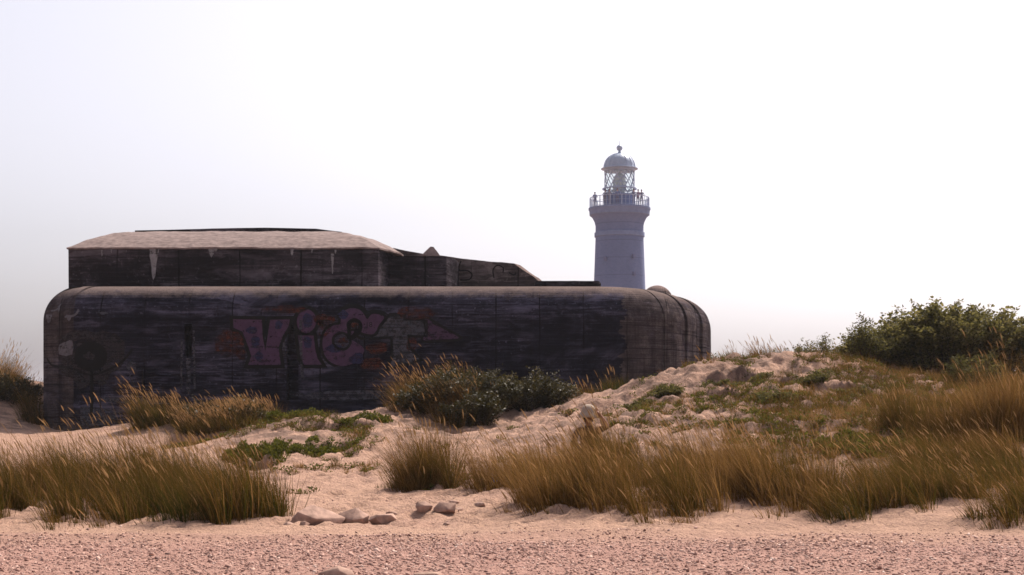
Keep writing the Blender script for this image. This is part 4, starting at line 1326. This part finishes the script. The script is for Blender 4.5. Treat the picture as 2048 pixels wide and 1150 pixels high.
def rail(b):
    n = 48; r = lr(59)
    for k in range(n):
        a = 2 * math.pi * k / n
        if k % 6 == 5: continue
        thick = .055 if k % 3 == 0 else .028
        tube(b, (r * math.cos(a), r * math.sin(a), deck - .02), (r * math.cos(a), r * math.sin(a), deck + 1.12), thick, 5)
    for hz, th in ((1.12, .045), (.6, .022), (.12, .025)):
        for k in range(64):
            a, c = 2 * math.pi * k / 64, 2 * math.pi * (k + 1) / 64
            tube(b, (r * math.cos(a), r * math.sin(a), deck + hz), (r * math.cos(c), r * math.sin(c), deck + hz), th, 4)


lpart('gallery_railing', rail, M['metal'])
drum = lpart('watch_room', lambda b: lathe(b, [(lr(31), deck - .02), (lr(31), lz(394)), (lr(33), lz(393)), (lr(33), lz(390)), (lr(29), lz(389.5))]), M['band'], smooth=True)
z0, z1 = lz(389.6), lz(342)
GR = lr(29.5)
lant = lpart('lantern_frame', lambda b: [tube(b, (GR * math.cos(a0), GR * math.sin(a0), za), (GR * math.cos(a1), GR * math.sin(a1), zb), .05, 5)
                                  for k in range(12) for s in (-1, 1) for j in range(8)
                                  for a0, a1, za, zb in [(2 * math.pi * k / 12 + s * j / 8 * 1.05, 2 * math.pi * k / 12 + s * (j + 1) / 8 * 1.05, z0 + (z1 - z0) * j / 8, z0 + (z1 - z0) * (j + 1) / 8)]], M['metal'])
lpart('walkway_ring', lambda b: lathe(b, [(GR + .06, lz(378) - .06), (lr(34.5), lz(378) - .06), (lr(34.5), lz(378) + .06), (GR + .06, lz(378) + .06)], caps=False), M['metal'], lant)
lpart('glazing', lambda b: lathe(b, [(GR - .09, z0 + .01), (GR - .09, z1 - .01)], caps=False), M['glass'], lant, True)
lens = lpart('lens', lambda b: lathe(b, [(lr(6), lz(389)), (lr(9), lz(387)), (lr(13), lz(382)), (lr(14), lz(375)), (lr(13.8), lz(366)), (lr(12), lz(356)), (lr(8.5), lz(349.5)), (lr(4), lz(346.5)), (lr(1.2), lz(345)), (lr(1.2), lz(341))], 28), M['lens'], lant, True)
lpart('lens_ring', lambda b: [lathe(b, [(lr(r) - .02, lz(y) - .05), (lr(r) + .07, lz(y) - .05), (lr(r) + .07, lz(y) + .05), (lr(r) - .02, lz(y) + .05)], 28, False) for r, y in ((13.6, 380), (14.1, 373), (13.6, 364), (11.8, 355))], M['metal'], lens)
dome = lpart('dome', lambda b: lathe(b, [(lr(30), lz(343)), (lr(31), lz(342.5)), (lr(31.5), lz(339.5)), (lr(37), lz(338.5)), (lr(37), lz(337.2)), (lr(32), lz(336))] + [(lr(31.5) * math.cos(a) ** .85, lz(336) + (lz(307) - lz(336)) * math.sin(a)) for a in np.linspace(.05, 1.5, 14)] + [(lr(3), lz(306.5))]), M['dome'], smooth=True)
lpart('ball_finial', lambda b: lathe(b, [(lr(4), lz(307)), (lr(2.6), lz(303)), (lr(2.4), lz(301.5))] + [(max(lr(.6), lr(6.2) * math.cos(a)), lz(296) + lr(6.2) * math.sin(a)) for a in np.linspace(-1.2, 1.45, 12)] + [(lr(.5), lz(288)), (lr(.35), lz(281))], 24), M['dome'], dome, True)
lpart('dome_rib', lambda b: [tube(b, (lr(31.9) * math.cos(a) ** .85 * math.cos(h), lr(31.9) * math.cos(a) ** .85 * math.sin(h), lz(336) + (lz(307) - lz(336)) * math.sin(a)), (lr(31.9) * math.cos(c) ** .85 * math.cos(h), lr(31.9) * math.cos(c) ** .85 * math.sin(h), lz(336) + (lz(307) - lz(336)) * math.sin(c)), .035, 4)
                             for h in np.arange(16) / 16 * 6.283 for a, c in zip(np.linspace(.05, 1.45, 8)[:-1], np.linspace(.05, 1.45, 8)[1:])], M['metal'], dome)


# ------------------------------------------------------------------ people
def skin_mesh(joints, edges, sub=2):
    """one continuous skinned figure; joints: name -> (co, radius)"""
    names = list(joints)
    me = bpy.data.meshes.new('body')
    me.from_pydata([joints[n][0] for n in names], [(names.index(a), names.index(b)) for a, b in edges], [])
    o = bpy.data.objects.new('tmp', me); COL.objects.link(o)
    md = o.modifiers.new('s', 'SKIN'); md.use_smooth_shade = True
    sv = me.skin_vertices[0].data
    for k, n in enumerate(names):
        r = joints[n][1]; sv[k].radius = (r, r) if isinstance(r, float) else r
        sv[k].use_root = (n == 'pelvis')
    ss = o.modifiers.new('u', 'SUBSURF'); ss.levels = sub
    res = bpy.data.meshes.new_from_object(o.evaluated_get(bpy.context.evaluated_depsgraph_get()))
    bpy.data.objects.remove(o)
    return res


def paint(me, joints, groups, mats):
    """give every face the material of the nearest body segment"""
    me.materials.clear()
    for m in mats: me.materials.append(m)
    segs = [(np.array(joints[a][0], float), np.array(joints[b][0], float), g) for a, b, g in groups]
    for p in me.polygons:
        c = np.array(p.center); best, bg = 9e9, 0
        for a, b, g in segs:
            t = np.clip(np.dot(c - a, b - a) / (np.dot(b - a, b - a) + 1e-9), 0, 1); d = np.linalg.norm(c - a - (b - a) * t)
            if d < best: best, bg = d, g
        p.material_index = bg; p.use_smooth = True


M['skin'] = mat_plain('tanned_skin', (.22, .085, .048), .6, .08, 6, .3, 0, 0)
M['hat'] = mat_plain('pale_hat_cloth', (.33, .26, .21), .85, .08, 14, .1)
M['hair'] = mat_plain('brown_hair', (.06, .035, .022), .7, .3, 30, .3)
M['shirt'] = mat_plain('rust_shirt', (.075, .032, .022), .85, .1, 12, .1)
M['dark_cloth'] = mat_plain('dark_cloth', (.10, .105, .15), .9, .1, 12, .1)
M['blue_cloth'] = mat_plain('blue_cloth', (.07, .10, .19), .9, .1, 12, .1)
M['grey_cloth'] = mat_plain('grey_cloth', (.15, .14, .15), .9, .1, 12, .1)
M['red_cloth'] = mat_plain('plum_cloth', (.16, .06, .09), .9, .1, 12, .1)


def hand(J, E, wrist, tip_dir, side, tag_):
    """palm and five short finger chains of unequal length"""
    w = Vector(J[wrist][0]); d = Vector(tip_dir).normalized(); s = Vector(side).normalized()
    J['palm' + tag_] = (tuple(w + d * .07), .026); E.append((wrist, 'palm' + tag_))
    for k, (off, L) in enumerate([(-.030, .062), (-.010, .075), (.010, .072), (.029, .058)]):
        a, b = f'f{k}a{tag_}', f'f{k}b{tag_}'
        J[a] = (tuple(w + d * .10 + s * off), .0095); J[b] = (tuple(w + d * (.10 + L) + s * off * 1.25 + Vector((0, .012, 0))), .0075)
        E += [('palm' + tag_, a), (a, b)]
    J['th' + tag_] = (tuple(w + d * .055 - s * .042), .011); J['tt' + tag_] = (tuple(w + d * .095 - s * .060), .009)
    E += [('palm' + tag_, 'th' + tag_), ('th' + tag_, 'tt' + tag_)]


def seated_person():
    D = 24.0; x = X(1177, D); g = float(H(x, D))
    top = P(1177, 853, D).z
    base = top - 1.0
    root = empty('person', (x, D, g), 'person in a pale sun hat sitting behind the long brown grass', 'person')
    dz = max(.0, base - g)
    J = {'pelvis': ((0, 0, .10 + dz), .15), 'waist': ((0, .02, .28 + dz), .13), 'chest': ((0, .0, .48 + dz), (.17, .12)), 'neck0': ((0, -.02, .62 + dz), .06), 'neck': ((0, -.035, .69 + dz), .052),
         'jaw': ((-.005, -.065, .745 + dz), .065), 'head': ((-.005, -.05, .83 + dz), .09), 'crown': ((0, -.035, .90 + dz), .075), 'nose': ((-.012, -.165, .79 + dz), .014),
         'shl': ((-.19, .0, .57 + dz), .062), 'ell': ((-.27, -.12, .33 + dz), .045), 'wrl': ((-.14, -.33, .24 + dz), .03),
         'shr': ((.19, .0, .57 + dz), .062), 'elr': ((.33, -.10, .62 + dz), .046), 'wrr': ((.205, -.09, .80 + dz), .032),
         'hpl': ((-.11, -.05, .11 + dz), .10), 'knl': ((-.16, -.42, .30 + dz), .065), 'anl': ((-.14, -.52, .02 + dz * .3), .045), 'tol': ((-.14, -.68, -.01 + dz * .3), .035),
         'hpr': ((.11, -.05, .11 + dz), .10), 'knr': ((.18, -.42, .28 + dz), .065), 'anr': ((.16, -.54, .02 + dz * .3), .045), 'tor': ((.16, -.70, -.01 + dz * .3), .035)}
    E = [('pelvis', 'waist'), ('waist', 'chest'), ('chest', 'neck0'), ('neck0', 'neck'), ('neck', 'jaw'), ('jaw', 'head'), ('head', 'crown'), ('head', 'nose'), ('chest', 'shl'), ('shl', 'ell'), ('ell', 'wrl'), ('chest', 'shr'), ('shr', 'elr'), ('elr', 'wrr'),
         ('pelvis', 'hpl'), ('hpl', 'knl'), ('knl', 'anl'), ('anl', 'tol'), ('pelvis', 'hpr'), ('hpr', 'knr'), ('knr', 'anr'), ('anr', 'tor')]
    hand(J, E, 'wrr', (-.55, .1, .8), (.6, .5, .3), 'r'); hand(J, E, 'wrl', (.5, -.8, -.1), (.8, .5, 0), 'l')
    me = skin_mesh(J, E)
    grp = [('pelvis', 'waist', 1), ('waist', 'chest', 1), ('chest', 'neck0', 1), ('neck', 'jaw', 0), ('jaw', 'crown', 0), ('head', 'nose', 0), ('shl', 'ell', 1), ('ell', 'wrl', 0), ('shr', 'elr', 1), ('elr', 'wrr', 0), ('wrr', 'palmr', 0), ('wrl', 'palml', 0), ('palmr', 'f1br', 0), ('palml', 'f1bl', 0),
           ('hpl', 'knl', 2), ('knl', 'anl', 2), ('anl', 'tol', 0), ('hpr', 'knr', 2), ('knr', 'anr', 2), ('anr', 'tor', 0)]
    paint(me, J, grp, [M['skin'], M['shirt'], M['dark_cloth']])
    me.name = 'body'; link('body', me, None, root)
    c = Vector((-.003, -.045, .845 + dz))
    bm = bmesh.new(); lathe(bm, [(.168, -.075), (.172, -.070), (.135, -.015), (.118, .01), (.112, .055), (.090, .095), (.05, .118), (.012, .125)], 28)
    for v in bm.verts: v.co = Matrix.Rotation(.18, 3, 'X') @ Vector((v.co.x, v.co.y * 1.08, v.co.z + .012 * math.sin(3 * math.atan2(v.co.y, v.co.x)) * (1 if v.co.z < 0 else 0))) + c + Vector((0, 0, .035))
    link('sun_hat', bm_mesh(bm, 'sun_hat', True), M['hat'], root)
    bm = bmesh.new(); bmesh.ops.create_icosphere(bm, subdivisions=3, radius=1)
    for v in bm.verts: v.co = Vector((v.co.x * .108, v.co.y * .095 + .035, v.co.z * .14 - .04)) + c
    cc = np.array([v.co[:] for v in bm.verts]); dn = fbm(cc[:, 0] * 40, cc[:, 2] * 6, 5, 3) * .008
    for v, k in zip(bm.verts, dn): v.co.x += k
    link('hair', bm_mesh(bm, 'hair', True), M['hair'], root)


seated_person()


for _n, _c in (('skin', (.30, .22, .22)), ('blue_cloth', (.16, .20, .34)), ('dark_cloth', (.15, .165, .25)), ('grey_cloth', (.22, .23, .29)), ('red_cloth', (.24, .18, .25))):  # gallery visitors, hair included: distance haze painted into their colours
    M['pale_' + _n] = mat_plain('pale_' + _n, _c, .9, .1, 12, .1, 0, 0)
M['hazed_hair'] = mat_plain('hazed_hair', (.15, .14, .17), .8, .2, 20, .1, 0, 0)


def standing(label, px, rad, hgt, top, legs, seed, out=False):
    """visitor on the lighthouse gallery, leaning on the rail"""
    rg = random.Random(seed)
    x = (px - 1239) / F * LD
    y = -math.sqrt(max(.1, lr(rad) ** 2 - x * x))
    s = hgt / 1.75
    root = empty('person', (LXc + x, LD + y, lg + deck), label, 'person', 'visitors on the lighthouse gallery')
    l = rg.uniform(-.04, .04)
    J = {'pelvis': ((0, 0, .95), .14), 'waist': ((0, 0, 1.12), .13), 'chest': ((l, -.02, 1.34), (.18, .12)), 'neck': ((l, -.02, 1.49), .055), 'jaw': ((l, -.05, 1.57), .065), 'head': ((l, -.04, 1.65), .095), 'nose': ((l, -.15, 1.62), .014),
         'shl': ((-.2 + l, 0, 1.42), .06), 'ell': ((-.27, -.10, 1.16), .045), 'wrl': ((-.2, -.28, 1.10), .032), 'hdl': ((-.17, -.36, 1.11), .03),
         'shr': ((.2 + l, 0, 1.42), .06), 'elr': ((.27, -.10, 1.16), .045), 'wrr': ((.2, -.28, 1.10), .032), 'hdr': ((.17, -.36, 1.11), .03),
         'hpl': ((-.1, 0, .86), .10), 'knl': ((-.11, -.02, .48), .065), 'anl': ((-.11, .02, .08), .045), 'tol': ((-.12, -.14, .04), .04),
         'hpr': ((.1, 0, .86), .10), 'knr': ((.11, -.02, .48), .065), 'anr': ((.11, .02, .08), .045), 'tor': ((.12, -.14, .04), .04)}
    J = {k: (tuple(np.array(v[0]) * s), v[1]) for k, v in J.items()}
    E = [('pelvis', 'waist'), ('waist', 'chest'), ('chest', 'neck'), ('neck', 'jaw'), ('jaw', 'head'), ('head', 'nose'), ('chest', 'shl'), ('shl', 'ell'), ('ell', 'wrl'), ('wrl', 'hdl'), ('chest', 'shr'), ('shr', 'elr'), ('elr', 'wrr'), ('wrr', 'hdr'),
         ('pelvis', 'hpl'), ('hpl', 'knl'), ('knl', 'anl'), ('anl', 'tol'), ('pelvis', 'hpr'), ('hpr', 'knr'), ('knr', 'anr'), ('anr', 'tor')]
    me = skin_mesh(J, E, 1)
    paint(me, J, [('pelvis', 'waist', 1), ('waist', 'chest', 1), ('neck', 'jaw', 0), ('jaw', 'head', 0), ('shl', 'ell', 1), ('ell', 'wrl', 1), ('wrl', 'hdl', 0), ('shr', 'elr', 1), ('elr', 'wrr', 1), ('wrr', 'hdr', 0),
                  ('hpl', 'knl', 2), ('knl', 'anl', 2), ('anl', 'tol', 2), ('hpr', 'knr', 2), ('knr', 'anr', 2), ('anr', 'tor', 2)], [M['pale_skin'], top, legs])
    link('body', me, None, root)
    bm = bmesh.new(); bmesh.ops.create_icosphere(bm, subdivisions=2, radius=1)
    for v in bm.verts: v.co = Vector((v.co.x * .105 + l * s, v.co.y * .11 - .015, v.co.z * .10 + 1.70 * s))
    link('hair', bm_mesh(bm, 'hair', True), M['hazed_hair'], root)


standing('person at the left corner of the lighthouse gallery railing', 1189, 54, 1.62, M['pale_blue_cloth'], M['pale_dark_cloth'], 1)
standing('left one of the pair standing left of the lighthouse lantern', 1207, 54, 1.70, M['pale_dark_cloth'], M['pale_grey_cloth'], 2)
standing('right one of the pair standing left of the lighthouse lantern', 1216, 54, 1.74, M['pale_grey_cloth'], M['pale_dark_cloth'], 3)
standing('person on the gallery in front of the lantern middle', 1231, 54, 1.78, M['pale_blue_cloth'], M['pale_dark_cloth'], 4)
standing('person on the gallery below the right edge of the lens', 1263, 54, 1.76, M['pale_dark_cloth'], M['pale_blue_cloth'], 5)
standing('gallery visitor between two others right of the lantern', 1272, 54, 1.76, M['pale_red_cloth'], M['pale_dark_cloth'], 6)
standing('gallery visitor farthest right, tallest against the sky', 1280, 54, 1.80, M['pale_dark_cloth'], M['pale_grey_cloth'], 7)


# ------------------------------------------------------------------ air, light, camera
SUN_AZ, SUN_EL = math.radians(34), math.radians(50)


def haze_box(density):
    bm = bmesh.new()
    x0, x1, y0, y1, za, zb = -2700, 2700, -2700, 2700, float(GZ.min()) - 1.0, 33.
    bmesh.ops.create_cube(bm, size=1, matrix=Matrix.Translation(((x0 + x1) / 2, (y0 + y1) / 2, (za + zb) / 2)) @ Matrix.Diagonal((x1 - x0, y1 - y0, zb - za, 1)))
    k = NT('sea_haze')
    pv = k.n('ShaderNodeVolumePrincipled')
    pv.inputs['Color'].default_value = (.84, .88, 1.0, 1)
    pv.inputs['Density'].default_value = density
    pv.inputs['Anisotropy'].default_value = .3
    k.l(pv.outputs[0], k.out.inputs['Volume'])
    o = link('haze', bm_mesh(bm, 'haze'), k.m)
    tag(o, 'pale bright sea haze filling the air over the beach', 'haze', None, 'stuff')


haze_box(.00016)

w = bpy.data.worlds.new('World'); scene.world = w; w.use_nodes = True
nt = w.node_tree; nt.nodes.clear()
sky = nt.nodes.new('ShaderNodeTexSky'); sky.sky_type = 'NISHITA'; sky.sun_disc = False
sky.sun_elevation = SUN_EL; sky.sun_rotation = SUN_AZ
sky.altitude = 0; sky.air_density = 1.0; sky.dust_density = 4.0; sky.ozone_density = 1.0
hs = nt.nodes.new('ShaderNodeHueSaturation'); hs.inputs['Saturation'].default_value = .25
bg = nt.nodes.new('ShaderNodeBackground'); bg.inputs['Strength'].default_value = .122
ow = nt.nodes.new('ShaderNodeOutputWorld')
nt.links.new(sky.outputs[0], hs.inputs['Color']); tn = nt.nodes.new('ShaderNodeMix'); tn.data_type = 'RGBA'; tn.blend_type = 'MULTIPLY'; tn.inputs[0].default_value = 1.0
tn.inputs[7].default_value = (1.0, .965, 1.03, 1)
nt.links.new(hs.outputs[0], tn.inputs[6]); nt.links.new(tn.outputs[2], bg.inputs[0]); nt.links.new(bg.outputs[0], ow.inputs[0])

sd = bpy.data.lights.new('sun', 'SUN'); sd.energy = 5.0; sd.angle = math.radians(.5); sd.color = (1.0, .88, .74)
so = bpy.data.objects.new('sun', sd); COL.objects.link(so)
to_sun = Vector((math.sin(SUN_AZ) * math.cos(SUN_EL), math.cos(SUN_AZ) * math.cos(SUN_EL), math.sin(SUN_EL)))
so.rotation_euler = to_sun.to_track_quat('Z', 'Y').to_euler()
so.location = (0, 0, 60)

cam = bpy.data.cameras.new('camera'); co_ = bpy.data.objects.new('camera', cam); COL.objects.link(co_)
co_.location = (0, 0, EZ); co_.rotation_euler = (math.pi / 2, 0, 0)
cam.sensor_width = 36; cam.sensor_fit = 'HORIZONTAL'; cam.lens = 36 * F / 2048
cam.shift_y = (YH - 575) / 2048
cam.clip_start = .1; cam.clip_end = 6000
scene.camera = co_

vs_ = scene.view_settings
vs_.view_transform = 'Standard'; vs_.look = 'None'; vs_.gamma = 1; vs_.exposure = 0.55
scene.display_settings.display_device = 'sRGB'
cy = scene.cycles
cy.use_denoising = True
try: cy.denoiser = 'OPENIMAGEDENOISE'; cy.denoising_prefilter = 'ACCURATE'
except Exception: pass
cy.filter_width = 1.6
cy.max_bounces = 6; cy.diffuse_bounces = 3; cy.transparent_max_bounces = 12; cy.volume_bounces = 1
cy.sample_clamp_indirect = 8
